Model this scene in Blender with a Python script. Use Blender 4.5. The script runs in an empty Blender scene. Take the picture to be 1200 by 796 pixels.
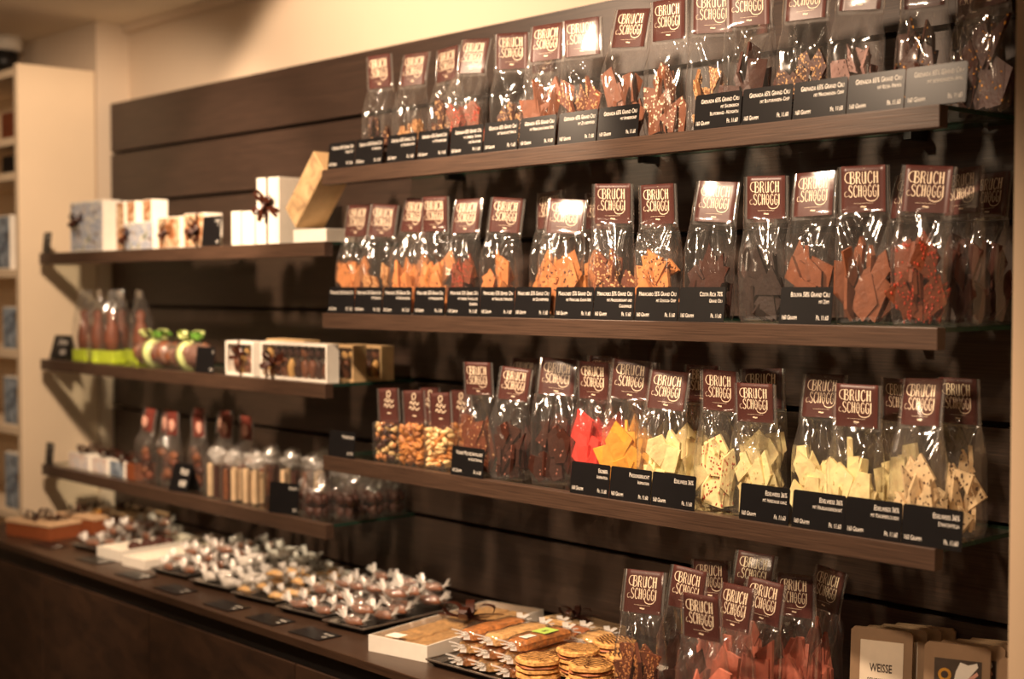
import bpy, bmesh, math, random
from mathutils import Vector, Matrix, Euler
PI = math.pi
sc = bpy.context.scene
col = sc.collection

# ---------------------------------------------------------------- camera, world, lights, exposure
cam_d = bpy.data.cameras.new('camera'); cam = bpy.data.objects.new('camera', cam_d); col.objects.link(cam)
cam_d.sensor_width = 36.0; cam_d.lens = 50.01; cam_d.clip_start = .05
cam.location = (0, 0, 1.5)
cam.rotation_euler = (math.radians(90 - 2.0957), 0, math.radians(47.924))
cam_d.dof.use_dof = True; cam_d.dof.focus_distance = 2.72; cam_d.dof.aperture_fstop = 2.0
sc.camera = cam
sc.view_settings.view_transform = 'Standard'; sc.view_settings.look = 'None'
sc.view_settings.gamma = 1.0; sc.view_settings.use_curve_mapping = False
sc.view_settings.exposure = 0.0
sc.cycles.transparent_max_bounces = 40
sc.cycles.max_bounces = 8
sc.cycles.sample_clamp_indirect = 4.0
w = bpy.data.worlds.new('world'); sc.world = w; w.use_nodes = True
w.node_tree.nodes['Background'].inputs[0].default_value = (1.0, .72, .5, 1)
w.node_tree.nodes['Background'].inputs[1].default_value = .012
CEIL = 2.437
def spot(x, y, z, tx, ty, tz, energy, size=math.radians(75), blend=.35, rad=.035, color=(1, .72, .49)):
    d = bpy.data.lights.new('spot_light', 'SPOT'); d.energy = energy; d.spot_size = size; d.spot_blend = blend
    d.shadow_soft_size = rad; d.color = color
    o = bpy.data.objects.new('spot_light', d); col.objects.link(o); o.location = (x, y, z)
    o.rotation_euler = (Vector((tx, ty, tz)) - Vector((x, y, z))).to_track_quat('-Z', 'Y').to_euler(); return o
spot(-3.00, 1.20, 2.36, -4.60, 2.15, 1.10, 165, math.radians(77), .45, .05)
spot(-2.90, 1.15, 2.36, -3.00, 2.25, 1.62, 135, math.radians(92), .16, .05)
spot(-1.85, 1.10, 2.36, -1.95, 2.25, 1.15, 150, math.radians(84), .5, .05)
spot(-1.2, .5, 2.38, -1.8, 2.15, .85, 110, math.radians(46), .6, .05)
for px, py, e in ((-3.9, -.6, 12), (-1.8, -1.2, 6)):            # unseen fill lights, added to brighten ceiling and walls
    d = bpy.data.lights.new('fill_light', 'POINT'); d.energy = e; d.shadow_soft_size = .12; d.color = (1, .72, .47)
    o = bpy.data.objects.new('fill_light', d); col.objects.link(o); o.location = (px, py, 2.0)

# ---------------------------------------------------------------- helpers
def sRGB(r, g, b):
    f = lambda c: (c / 255 / 12.92) if c / 255 <= .04045 else ((c / 255 + .055) / 1.055) ** 2.4
    return (f(r), f(g), f(b), 1)
def new_mat(name):
    m = bpy.data.materials.new(name); m.use_nodes = True
    return m, m.node_tree.nodes, m.node_tree.links, m.node_tree.nodes['Principled BSDF']
def mat(name, c, rough=.5, metal=0, var=.12, vscale=40, bump=0, bscale=80, spec=.5, emit=None):
    m, n, l, p = new_mat(name)
    p.inputs['Roughness'].default_value = rough; p.inputs['Metallic'].default_value = metal
    p.inputs['Specular IOR Level'].default_value = spec
    tc = n.new('ShaderNodeTexCoord')
    nt = n.new('ShaderNodeTexNoise'); nt.inputs['Scale'].default_value = vscale; nt.inputs['Detail'].default_value = 4
    l.new(tc.outputs['Object'], nt.inputs['Vector'])
    r = n.new('ShaderNodeValToRGB'); r.color_ramp.elements[0].position = .3; r.color_ramp.elements[1].position = .7
    r.color_ramp.elements[0].color = tuple(max(0, v * (1 - var)) for v in c[:3]) + (1,)
    r.color_ramp.elements[1].color = tuple(min(1, v * (1 + var)) for v in c[:3]) + (1,)
    l.new(nt.outputs['Fac'], r.inputs[0]); l.new(r.outputs[0], p.inputs['Base Color'])
    if bump:
        b = n.new('ShaderNodeBump'); b.inputs['Strength'].default_value = bump; b.inputs['Distance'].default_value = .003
        n2 = n.new('ShaderNodeTexNoise'); n2.inputs['Scale'].default_value = bscale; n2.inputs['Detail'].default_value = 5
        l.new(tc.outputs['Object'], n2.inputs['Vector']); l.new(n2.outputs['Fac'], b.inputs['Height']); l.new(b.outputs[0], p.inputs['Normal'])
    if emit: p.inputs['Emission Color'].default_value = emit[0]; p.inputs['Emission Strength'].default_value = emit[1]
    return m
def wood(name, c1, c2, axis='X', rough=.42):
    m, n, l, p = new_mat(name); p.inputs['Roughness'].default_value = rough
    p.inputs['Specular IOR Level'].default_value = .5
    tc = n.new('ShaderNodeTexCoord'); mp = n.new('ShaderNodeMapping')
    mp.inputs['Scale'].default_value = {'X': (2.5, 130, 130), 'Z': (9, 9, 1.0), 'D': (3, 22, 7)}[axis]
    if axis == 'D': mp.inputs['Rotation'].default_value = (0, math.radians(28), 0)
    nt = n.new('ShaderNodeTexNoise'); nt.inputs['Scale'].default_value = 3; nt.inputs['Detail'].default_value = 8; nt.inputs['Distortion'].default_value = .6
    l.new(tc.outputs['Object'], mp.inputs[0]); l.new(mp.outputs[0], nt.inputs['Vector'])
    r = n.new('ShaderNodeValToRGB'); r.color_ramp.elements[0].position = .32; r.color_ramp.elements[1].position = .68
    r.color_ramp.elements[0].color = c1; r.color_ramp.elements[1].color = c2
    l.new(nt.outputs['Fac'], r.inputs[0]); l.new(r.outputs[0], p.inputs['Base Color'])
    b = n.new('ShaderNodeBump'); b.inputs['Strength'].default_value = .25; b.inputs['Distance'].default_value = .001
    l.new(nt.outputs['Fac'], b.inputs['Height']); l.new(b.outputs[0], p.inputs['Normal'])
    return m
def film(name, tint=(.97, .97, .97, 1), base=.035, edge=.55, haze=.03, rough=.09, bump=.35, bscale=28, hazecol=(1, .97, .93, 1)):
    m = bpy.data.materials.new(name); m.use_nodes = True; n = m.node_tree.nodes; l = m.node_tree.links; n.clear()
    out = n.new('ShaderNodeOutputMaterial'); tr = n.new('ShaderNodeBsdfTransparent'); tr.inputs[0].default_value = tint
    gl = n.new('ShaderNodeBsdfGlossy'); gl.inputs['Roughness'].default_value = rough; gl.inputs['Color'].default_value = (1, 1, 1, 1)
    df = n.new('ShaderNodeBsdfDiffuse'); df.inputs[0].default_value = hazecol
    tl = n.new('ShaderNodeBsdfTranslucent'); tl.inputs[0].default_value = hazecol
    dm = n.new('ShaderNodeMixShader'); dm.inputs[0].default_value = .4; l.new(df.outputs[0], dm.inputs[1]); l.new(tl.outputs[0], dm.inputs[2])
    lw = n.new('ShaderNodeLayerWeight'); lw.inputs['Blend'].default_value = .5
    pw = n.new('ShaderNodeMath'); pw.operation = 'POWER'; pw.inputs[1].default_value = 4; l.new(lw.outputs['Facing'], pw.inputs[0])
    ma = n.new('ShaderNodeMath'); ma.operation = 'MULTIPLY_ADD'; ma.inputs[1].default_value = edge; ma.inputs[2].default_value = base; l.new(pw.outputs[0], ma.inputs[0])
    m1 = n.new('ShaderNodeMixShader'); m1.inputs[0].default_value = haze; l.new(tr.outputs[0], m1.inputs[1]); l.new(dm.outputs[0], m1.inputs[2])
    m2 = n.new('ShaderNodeMixShader'); l.new(ma.outputs[0], m2.inputs[0]); l.new(m1.outputs[0], m2.inputs[1]); l.new(gl.outputs[0], m2.inputs[2])
    l.new(m2.outputs[0], out.inputs[0])
    if bump:
        tc = n.new('ShaderNodeTexCoord'); nt = n.new('ShaderNodeTexNoise'); nt.inputs['Scale'].default_value = bscale; nt.inputs['Detail'].default_value = 2.5; nt.inputs['Distortion'].default_value = 1.2
        l.new(tc.outputs['Object'], nt.inputs['Vector'])
        b = n.new('ShaderNodeBump'); b.inputs['Strength'].default_value = bump; b.inputs['Distance'].default_value = .01
        l.new(nt.outputs['Fac'], b.inputs['Height']); l.new(b.outputs[0], gl.inputs['Normal'])
    return m

class MB:
    def __init__(s): s.v = []; s.f = []; s.m = []; s.sm = []
    def add(s, vs, fs, mi=0, smooth=False, M=None):
        o = len(s.v)
        s.v += [tuple(M @ Vector(v)) if M is not None else tuple(v) for v in vs]
        s.f += [tuple(i + o for i in f) for f in fs]; s.m += [mi] * len(fs); s.sm += [smooth] * len(fs)
        return s
    def box(s, x0, x1, y0, y1, z0, z1, mi=0, M=None):
        return s.add([(x0, y0, z0), (x1, y0, z0), (x1, y1, z0), (x0, y1, z0), (x0, y0, z1), (x1, y0, z1), (x1, y1, z1), (x0, y1, z1)],
                     [(0, 3, 2, 1), (4, 5, 6, 7), (0, 1, 5, 4), (1, 2, 6, 5), (2, 3, 7, 6), (3, 0, 4, 7)], mi, False, M)
    def prism(s, poly, y0, y1, mi=0, M=None):          # polygon in xz, extruded along y
        n = len(poly); a = [(x, y0, z) for x, z in poly] + [(x, y1, z) for x, z in poly]
        return s.add(a, [tuple(range(n)), tuple(range(2 * n - 1, n - 1, -1))] + [(i, i + n, (i + 1) % n + n, (i + 1) % n) for i in range(n)], mi, False, M)
    def tube(s, pts, rs, n=10, mi=0, M=None, cap=True):
        pts = [Vector(p) for p in pts]; vs = []; fs = []
        if not hasattr(rs, '__len__'): rs = [rs] * len(pts)
        for i, p in enumerate(pts):
            t = (pts[min(i + 1, len(pts) - 1)] - pts[max(i - 1, 0)]).normalized()
            u = t.orthogonal().normalized() if i == 0 else (u - t * u.dot(t)).normalized()
            w_ = t.cross(u)
            for k in range(n): vs.append(p + (u * math.cos(2 * PI * k / n) + w_ * math.sin(2 * PI * k / n)) * rs[i])
        for i in range(len(pts) - 1):
            for k in range(n): fs.append((i * n + k, i * n + (k + 1) % n, (i + 1) * n + (k + 1) % n, (i + 1) * n + k))
        if cap: fs.append(tuple(range(n - 1, -1, -1))); fs.append(tuple(range((len(pts) - 1) * n, len(pts) * n)))
        return s.add(vs, fs, mi, True, M)
    def blob(s, c, r, seed=0, amp=.15, mi=0, nu=10, nv=7, flat=False, M=None):
        rn = random.Random(seed); ph = [rn.uniform(0, 6.28) for _ in range(6)]; vs = []; fs = []
        for j in range(nv + 1):
            th = PI * j / nv
            for i in range(nu):
                a = 2 * PI * i / nu; q = 1 + amp * (math.sin(2 * a + ph[0] + 2 * th) + .6 * math.sin(3 * a + ph[1] - th * 3) + .5 * math.sin(5 * th + ph[2] + a))
                vs.append((c[0] + r[0] * q * math.sin(th) * math.cos(a), c[1] + r[1] * q * math.sin(th) * math.sin(a), c[2] + r[2] * q * math.cos(th)))
        for j in range(nv):
            for i in range(nu): fs.append((j * nu + i, (j + 1) * nu + i, (j + 1) * nu + (i + 1) % nu, j * nu + (i + 1) % nu))
        return s.add(vs, fs, mi, not flat, M)
    def mesh(s, name, mats):
        me = bpy.data.meshes.new(name); me.from_pydata(s.v, [], s.f)
        for m in mats: me.materials.append(m)
        me.polygons.foreach_set('material_index', s.m); me.polygons.foreach_set('use_smooth', s.sm); me.update(); return me
    def build(s, name, mats, parent=None, bevel=0):
        return put(name, s.mesh(name, mats if isinstance(mats, (list, tuple)) else [mats]), parent, bevel)
def put(name, me, parent=None, bevel=0):
    o = bpy.data.objects.new(name, me); col.objects.link(o); o.parent = parent
    if bevel:
        b = o.modifiers.new('bevel', 'BEVEL'); b.width = bevel; b.segments = 2; b.limit_method = 'ANGLE'
    return o
def tag(o, label=None, cat=None, group=None, kind=None):
    if label: o['label'] = label
    if cat: o['category'] = cat
    if group: o['group'] = group
    if kind: o['kind'] = kind
    return o
def thing(name, label, cat, loc=(0, 0, 0), rz=0, group=None):
    o = bpy.data.objects.new(name, None); col.objects.link(o); o.empty_display_size = .03
    o.location = loc; o.rotation_euler = (0, 0, rz); return tag(o, label, cat, group)
def copy_tree(o, parent=None):
    c = o.copy(); col.objects.link(c); c.parent = parent
    for ch in list(o.children): copy_tree(ch, c)
    return c
def cr(pts, n=6):                                       # Catmull-Rom samples
    P = [pts[0]] + list(pts) + [pts[-1]]; out = []
    for i in range(1, len(P) - 2):
        for k in range(n):
            t = k / n; out.append(tuple(.5 * (2 * P[i][d] + (P[i + 1][d] - P[i - 1][d]) * t + (2 * P[i - 1][d] - 5 * P[i][d] + 4 * P[i + 1][d] - P[i + 2][d]) * t * t
                                    + (-P[i - 1][d] + 3 * P[i][d] - 3 * P[i + 1][d] + P[i + 2][d]) * t ** 3) for d in range(len(pts[0]))))
    out.append(tuple(pts[-1])); return out

# ---------------------------------------------------------------- materials
M_wall = mat('cream_paint', sRGB(220, 202, 180), .8, var=.03, vscale=3)
M_ceil = mat('ceiling_paint', sRGB(244, 232, 214), .85, var=.03, vscale=3)
M_panel = mat('cream_laminate', sRGB(236, 215, 186), .55, var=.03, vscale=4)
M_panel_dim = mat('cream_laminate_shaded', sRGB(206, 180, 150), .6, var=.03, vscale=4)  # cream laminate darkened: dimmer light at the partition put into its colour
M_floor = mat('floor_stone', sRGB(110, 92, 76), .5, var=.1, vscale=6)
M_wood = wood('wenge_wood', sRGB(44, 32, 26), sRGB(65, 49, 40), 'X', .48)
M_rail = wood('rail_wood', sRGB(58, 43, 34), sRGB(84, 63, 50), 'X', .4)
M_top = wood('worktop_wood', sRGB(50, 35, 26), sRGB(72, 52, 39), 'X', .36)
M_door = wood('door_wood', sRGB(44, 29, 20), sRGB(66, 45, 31), 'D', .5)
M_gap = mat('groove_black', (.004, .003, .003, 1), .7)
M_steel = mat('dark_grip_channel', sRGB(34, 31, 30), .35, .5)
M_film = film('cellophane', tint=(.985, .985, .985, 1), haze=.028, base=.08, edge=.75, bump=.12, bscale=9, rough=.1)
M_flap = film('cellophane_flap', haze=.16, base=.08, edge=.6, bump=.15, bscale=9, rough=.14)
M_wrap = film('candy_wrap', haze=.10, base=.12, edge=.75, bump=.5, bscale=40, rough=.12)
M_tuft = film('twisted_wrap', haze=.75, base=.16, edge=.6, bump=.6, bscale=60, rough=.14)
M_glass = film('shelf_glass', tint=(.93, .97, .95, 1), haze=0, base=.03, edge=.7, bump=0, rough=.02)
M_gedge = mat('glass_edge_green', sRGB(38, 62, 51), .15, var=.05)
M_card = mat('label_brown', sRGB(76, 25, 17), .4, var=.05)
M_cream = mat('label_print_cream', sRGB(247, 226, 196), .5, var=.02)
M_slate = mat('price_card_black', sRGB(24, 23, 24), .3, var=.05, spec=.25)
M_white = mat('price_print_white', sRGB(238, 232, 222), .6, var=.02)
M_carton = mat('carton_white', sRGB(240, 234, 222), .5, var=.03)
M_kraft = mat('carton_kraft', sRGB(196, 164, 120), .7, var=.08)
M_ribbon = mat('ribbon_brown', sRGB(62, 30, 20), .28, var=.15)
M_green = mat('green_card', sRGB(176, 196, 42), .5, var=.05)
M_gribbon = mat('ribbon_pale_green', sRGB(214, 226, 150), .4, var=.08)
M_leaf = mat('ribbon_leaf_green', sRGB(86, 130, 46), .4, var=.25)
M_black = mat('black_plastic', sRGB(18, 17, 17), .4)
def choc(name, c, bump=.4, rough=.5): return mat(name, c, rough, 0, .2, 45, bump, 130, .3)
C_dark = choc('dark_chocolate', sRGB(68, 36, 26)); C_black = choc('bitter_chocolate', sRGB(46, 32, 27)); C_milk = choc('milk_chocolate', sRGB(122, 72, 48))
C_brown = choc('brown_chocolate', sRGB(112, 60, 38)); C_car = choc('caramel_chocolate', sRGB(196, 128, 76)); C_gold = choc('gold_crunch', sRGB(150, 100, 58), .7)
C_white = choc('white_chocolate', sRGB(255, 226, 168)); C_grey = choc('stracciatella_chocolate', sRGB(226, 200, 156)); C_orange = choc('passionfruit_chocolate', sRGB(240, 172, 72))
C_red = choc('strawberry_chocolate', sRGB(226, 66, 58)); C_pink = choc('ruby_chocolate', sRGB(222, 132, 108)); C_lilac = choc('cocoa_dusted_cube', sRGB(150, 116, 108))
T_nut = mat('chopped_nut', sRGB(222, 176, 122), .5, var=.2); T_red = mat('berry_bit', sRGB(178, 62, 38), .45, var=.2); T_dk = mat('cocoa_nib', sRGB(70, 34, 22), .5, var=.2)
T_wh = mat('white_crisp', sRGB(250, 232, 206), .5, var=.05); T_yel = mat('yellow_nugget', sRGB(232, 160, 44), .45, var=.15); T_thr = mat('rose_thread', sRGB(200, 130, 110), .5)
T_alm = mat('almond_skin', sRGB(196, 132, 78), .5, var=.25, vscale=60); T_wal = mat('walnut', sRGB(196, 130, 62), .55, var=.3, vscale=90, bump=.6); T_cash = mat('cashew', sRGB(238, 206, 146), .45, var=.1)
M_cookie = mat('cookie_crust', sRGB(214, 160, 92), .65, 0, .42, 110, 1.0, 110); M_cream_fill = mat('cookie_filling', sRGB(176, 108, 66), .5, var=.15)
M_flor = mat('florentine', sRGB(178, 112, 54), .45, 0, .5, 90, .9, 90); M_flor2 = mat('almond_brittle', sRGB(212, 166, 106), .45, 0, .35, 90, .9, 90)

# ---------------------------------------------------------------- the setting
def struct(name, mb, m, bevel=0): return tag(mb.build(name, m, None, bevel), kind='structure')
WX0, WX1, PX0, PX1, PF = -4.73, -1.06, -4.715, -1.09, 2.34
struct('wall_back', MB().box(-4.73, 3.0, 2.42, 2.52, 0, CEIL), M_wall)
struct('wall_left', MB().box(-7.5, -4.73, 2.295, 2.52, 0, CEIL), M_wall)
struct('wall_left_side', MB().box(-7.6, -7.5, -3.2, 2.52, 0, CEIL), M_wall)
struct('wall_right', MB().box(3.0, 3.1, -3.2, 2.52, 0, CEIL), M_wall)
struct('wall_front', MB().box(-7.6, 3.1, -3.3, -3.2, 0, CEIL), M_wall)
struct('floor', MB().box(-7.6, 3.1, -3.3, 2.52, -.1, 0), M_floor)
struct('ceiling', MB().box(-7.6, 3.1, -3.3, 2.52, CEIL, CEIL + .1), M_ceil)
struct('trim_1', MB().box(-4.73, 3.0, 2.395, 2.42, CEIL - .028, CEIL), M_wall)
# dark slatted cladding: planks with 12 mm grooves before a black backing
g = MB(); g.box(PX0, PX1, 2.375, 2.42, .02, 2.15, 1)
gz = [2.15] + [1.975 - .18 * k for k in range(11)]
for a, b in zip(gz[:-1], gz[1:]): g.box(PX0, PX1, PF, 2.378, b + .006, a - (.006 if a < 2.15 else 0), 0)
g.box(PX0, PX1, PF, 2.378, .02, gz[-1] - .006, 0)
struct('wall_cladding', g, [M_wood, M_gap])

# white bookcase whose side closes the niche on the left
t = thing('bookcase', 'tall cream bookcase closing the left end of the shelf wall, its side facing the shelves', 'bookcase', (-5.3, 2.15, 0))
MB().box(-4.765 + 5.3, -4.735 + 5.3, 2.01 - 2.15, 2.29 - 2.15, 0, 2.262).build('side_panel', M_panel, t, .001)
MB().box(-.62, -.59, -.14, .14, 0, 2.262).build('side_panel', M_panel, t, .001)
MB().box(-.59, .535, .12, .14, 0, 2.262).build('back_panel', M_panel, t)
bz = [.18, .69, .99, 1.255, 1.535, 1.87, 1.99, 2.225]
for z in bz: MB().box(-.59, .535, -.135, .12, z, z + .027).build('shelf_board', M_panel, t, .001)
# right partition
t = thing('partition_panel', 'cream partition panel closing the shelf wall beside the bag shelves', 'panel', (-1.06, 2.2, 0))
MB().box(-.028, .012, -.2, .215, 0, CEIL).build('panel_board', M_panel_dim, t, .001)
MB().box(.012, .03, -.2, .215, 0, CEIL).build('panel_trim', M_panel_dim, t, .001)

# shelves
def shelf(x0, x1, z, label):
    t = thing('wall_shelf', label, 'shelf', (x0, 2.05, z), 0, 'glass wall shelves with wooden front rails'); L = x1 - x0
    g = MB(); g.box(0, L, .026, .288, -.008, 0, 0); g.m[-6:] = [0, 0, 1, 1, 1, 1]
    g.build('glass_panel', [M_glass, M_gedge], t)
    MB().box(0, L, 0, .0255, -.037, 0).build('front_rail', M_rail, t, .0012)
    for k in (.12, .5, .88): MB().box(L * k - .008, L * k + .008, .235, .288, -.024, -.0085).build('bracket', M_black, t)
SR0, SR1, SL0, SL1 = -2.985, -1.245, -4.667, -2.975
shelf(SR0, SR1, 1.795, 'topmost glass and wood shelf, lined with bags behind grey price cards')
shelf(SR0, SR1, 1.435, 'glass and wood shelf holding the long middle row of chocolate bags')
shelf(SR0, SR1, 1.075, 'glass and wood shelf with nut bags, red and white chocolate bags')
shelf(SL0, SL1, 1.616, 'glass and wood shelf carrying the white gift boxes')
shelf(SL0, SL1, 1.256, 'glass and wood shelf carrying green ribboned rolls and window boxes')
shelf(SL0, SL1, .898, 'glass and wood shelf just above the worktop, with small wrapped bags')

# cabinets and worktop
t = thing('worktop', 'long dark wooden worktop under all the shelves', 'worktop', (-3, 1.79, .7))
MB().box(-1.732, 1.91, 0, .545, -.02, 0).build('top_board', M_top, t, .0015)
MB().box(-1.732, 1.91, .012, .03, -.062, -.02).build('grip_channel', M_steel, t)
xs = [-4.732, -4.10, -3.43, -2.735, -2.05, -1.36]
cl = ['dark wooden cabinet unit below the brown gift boxes', 'dark wooden cabinet unit below the white open boxes', 'dark wooden cabinet unit below the yellow biscuit tray',
      'dark wooden cabinet unit below the almond biscuit box', 'dark wooden cabinet unit below the round cookies']
for i in range(5):
    a, b = xs[i], xs[i + 1]; wd = b - a
    t = thing('cabinet', cl[i], 'cabinet', (a, 1.79, 0), 0, 'base cabinets under the worktop')
    MB().box(.002, wd - .002, .03, .54, .06, .637).build('body', M_door, t)
    MB().box(.002, wd - .002, .008, .028, .06, .636).build('door', M_door, t, .001)
    MB().box(.002, wd - .002, .06, .5, 0, .06).build('plinth', M_black, t)

# ceiling spotlight at the far left
t = thing('ceiling_spotlight', 'white ceiling spotlight with a black lamp head above the bookcase', 'spotlight', (-5.26, 2.19, CEIL))
MB().tube([(0, 0, -.001), (0, 0, -.05)], .06, 24).build('mount', M_carton, t)
MB().tube([(0, 0, -.05), (-.01, -.01, -.13)], .05, 24).build('lamp_head', M_black, t)

# ---------------------------------------------------------------- writing
def text_mesh(name, s, size, bold=0, smallcaps=True):
    cu = bpy.data.curves.new(name, 'FONT'); cu.body = s; cu.size = size; cu.resolution_u = 2; cu.offset = bold; cu.align_x = 'LEFT'
    cu.small_caps_scale = .78; cu.fill_mode = 'FRONT'
    if smallcaps:
        for i, ch in enumerate(s): cu.body_format[i].use_small_caps = ch.islower()
    o = bpy.data.objects.new(name, cu); col.objects.link(o)
    dg = bpy.context.evaluated_depsgraph_get(); me = bpy.data.meshes.new_from_object(o.evaluated_get(dg))
    vs = [tuple(v.co) for v in me.vertices]; fs = [tuple(p.vertices) for p in me.polygons]
    bpy.data.objects.remove(o); bpy.data.curves.remove(cu); bpy.data.meshes.remove(me)
    return vs, fs
def put_text(mb, s, size, x, z, y, align='R', maxw=None, xs=.62, bold=.0003, mi=0, M=None, smallcaps=True):
    vs, fs = text_mesh('t', s, size, bold, smallcaps)
    if not s or not vs: return
    x0 = min(v[0] for v in vs); x1 = max(v[0] for v in vs); k = xs
    if maxw and (x1 - x0) * k > maxw: k = maxw / (x1 - x0)
    off = {'L': x - x0 * k, 'R': x - x1 * k, 'C': x - (x0 + x1) / 2 * k}[align]
    mb.add([(v[0] * k + off, y, z + v[1]) for v in vs], fs, mi, False, M)

# ---------------------------------------------------------------- the drawn logo on the bag cards
GL = {
 'B': [([(.14, 0), (.14, 1)], .15), ([(.05, .98), (.4, .99), (.54, .8), (.42, .58), (.2, .54)], .08), ([(.2, .54), (.52, .48), (.6, .24), (.42, .02), (.05, .02)], .09)],
 'R': [([(.14, 0), (.14, 1)], .15), ([(.05, .98), (.4, .99), (.54, .78), (.42, .56), (.2, .52)], .08), ([(.28, .52), (.46, .38), (.5, .1), (.66, -.02)], .11)],
 'U': [([(.14, 1), (.14, .25), (.3, .0), (.48, .2)], .09), ([(.5, 1), (.5, 0)], .15)],
 'C': [([(.56, .78), (.5, .95), (.32, 1), (.16, .8), (.12, .5), (.16, .18), (.34, 0), (.52, .08), (.58, .24)], .11)],
 'H': [([(.14, 0), (.14, 1)], .14), ([(.5, 0), (.5, 1)], .14), ([(.14, .5), (.32, .58), (.5, .5)], .08)],
 'S': [([(.54, .8), (.42, 1), (.18, .94), (.12, .7), (.3, .52), (.54, .34), (.5, .08), (.26, 0), (.08, .16)], .11)],
 'O': [([(.32, 1), (.14, .8), (.12, .3), (.32, 0), (.52, .3), (.5, .8), (.32, 1)], .1), ([(.2, .5), (.44, .5)], .07)],
 'G': [([(.56, .8), (.4, 1), (.18, .86), (.12, .5), (.18, .14), (.36, 0), (.52, .1), (.54, .44), (.36, .46)], .11)],
 'I': [([(.16, 0), (.16, 1)], .15)],
}
def ribbon(mb, pts, wd, y, fn, taper=True, mi=0):
    P = cr(pts, 5) if len(pts) > 2 else [pts[0], pts[1]]
    n = len(P); vs = []; fs = []
    for i, p in enumerate(P):
        a = P[max(i - 1, 0)]; b = P[min(i + 1, n - 1)]; dx, dz = b[0] - a[0], b[1] - a[1]; L = math.hypot(dx, dz) or 1
        h = wd / 2 * (1 if (n == 2 or not taper) else .55 + .45 * math.sin(PI * i / (n - 1)))
        vs += [fn(p[0] - dz / L * h, p[1] + dx / L * h, y), fn(p[0] + dz / L * h, p[1] - dx / L * h, y)]
    for i in range(n - 1): fs.append((2 * i, 2 * i + 2, 2 * i + 3, 2 * i + 1))
    mb.add(vs, fs, mi)
def logo(mb, cx, cz, W, H, y, fn):                      # W x H of the card
    def line(s, x0, x1, z0, z1):
        adv = [(.34 if c == 'I' else .68) for c in s]; k = (x1 - x0) / sum(adv); x = x0; hh = z1 - z0
        for c, a in zip(s, adv):
            for pts, wd in GL[c]: ribbon(mb, [(cx + (x + p[0] * k) * W, cz + (z0 + p[1] * hh) * H) for p in pts], wd * k * W * 1.25, y, fn)
            x += a * k
    X = lambda x, z: (cx + x * W, cz + z * H)
    line('BRUCH', -.31, .36, .10, .355); line('SCHOGGI', -.34, .37, -.185, .065)
    ribbon(mb, [X(-.27, .13), X(-.36, .13), X(-.415, .22), X(-.38, .33), X(-.28, .355)], .02 * W, y, fn)
    ribbon(mb, [X(-.33, -.16), X(-.41, -.17), X(-.42, -.09), X(-.37, -.06)], .010 * W, y, fn)
    ribbon(mb, [X(.05, -.19), X(.09, -.255), X(.19, -.28), X(.29, -.25), X(.35, -.16)], .022 * W, y, fn)
    ribbon(mb, [X(.0, .43), X(.05, .43)], .0035 * W, y, fn)
    ribbon(mb, [X(-.22, -.325), X(.22, -.325)], .006 * W, y, fn)
    ribbon(mb, [X(-.06, -.40), X(-.02, -.395), X(.02, -.405), X(.07, -.40)], .034 * W, y, fn, False)

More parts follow.
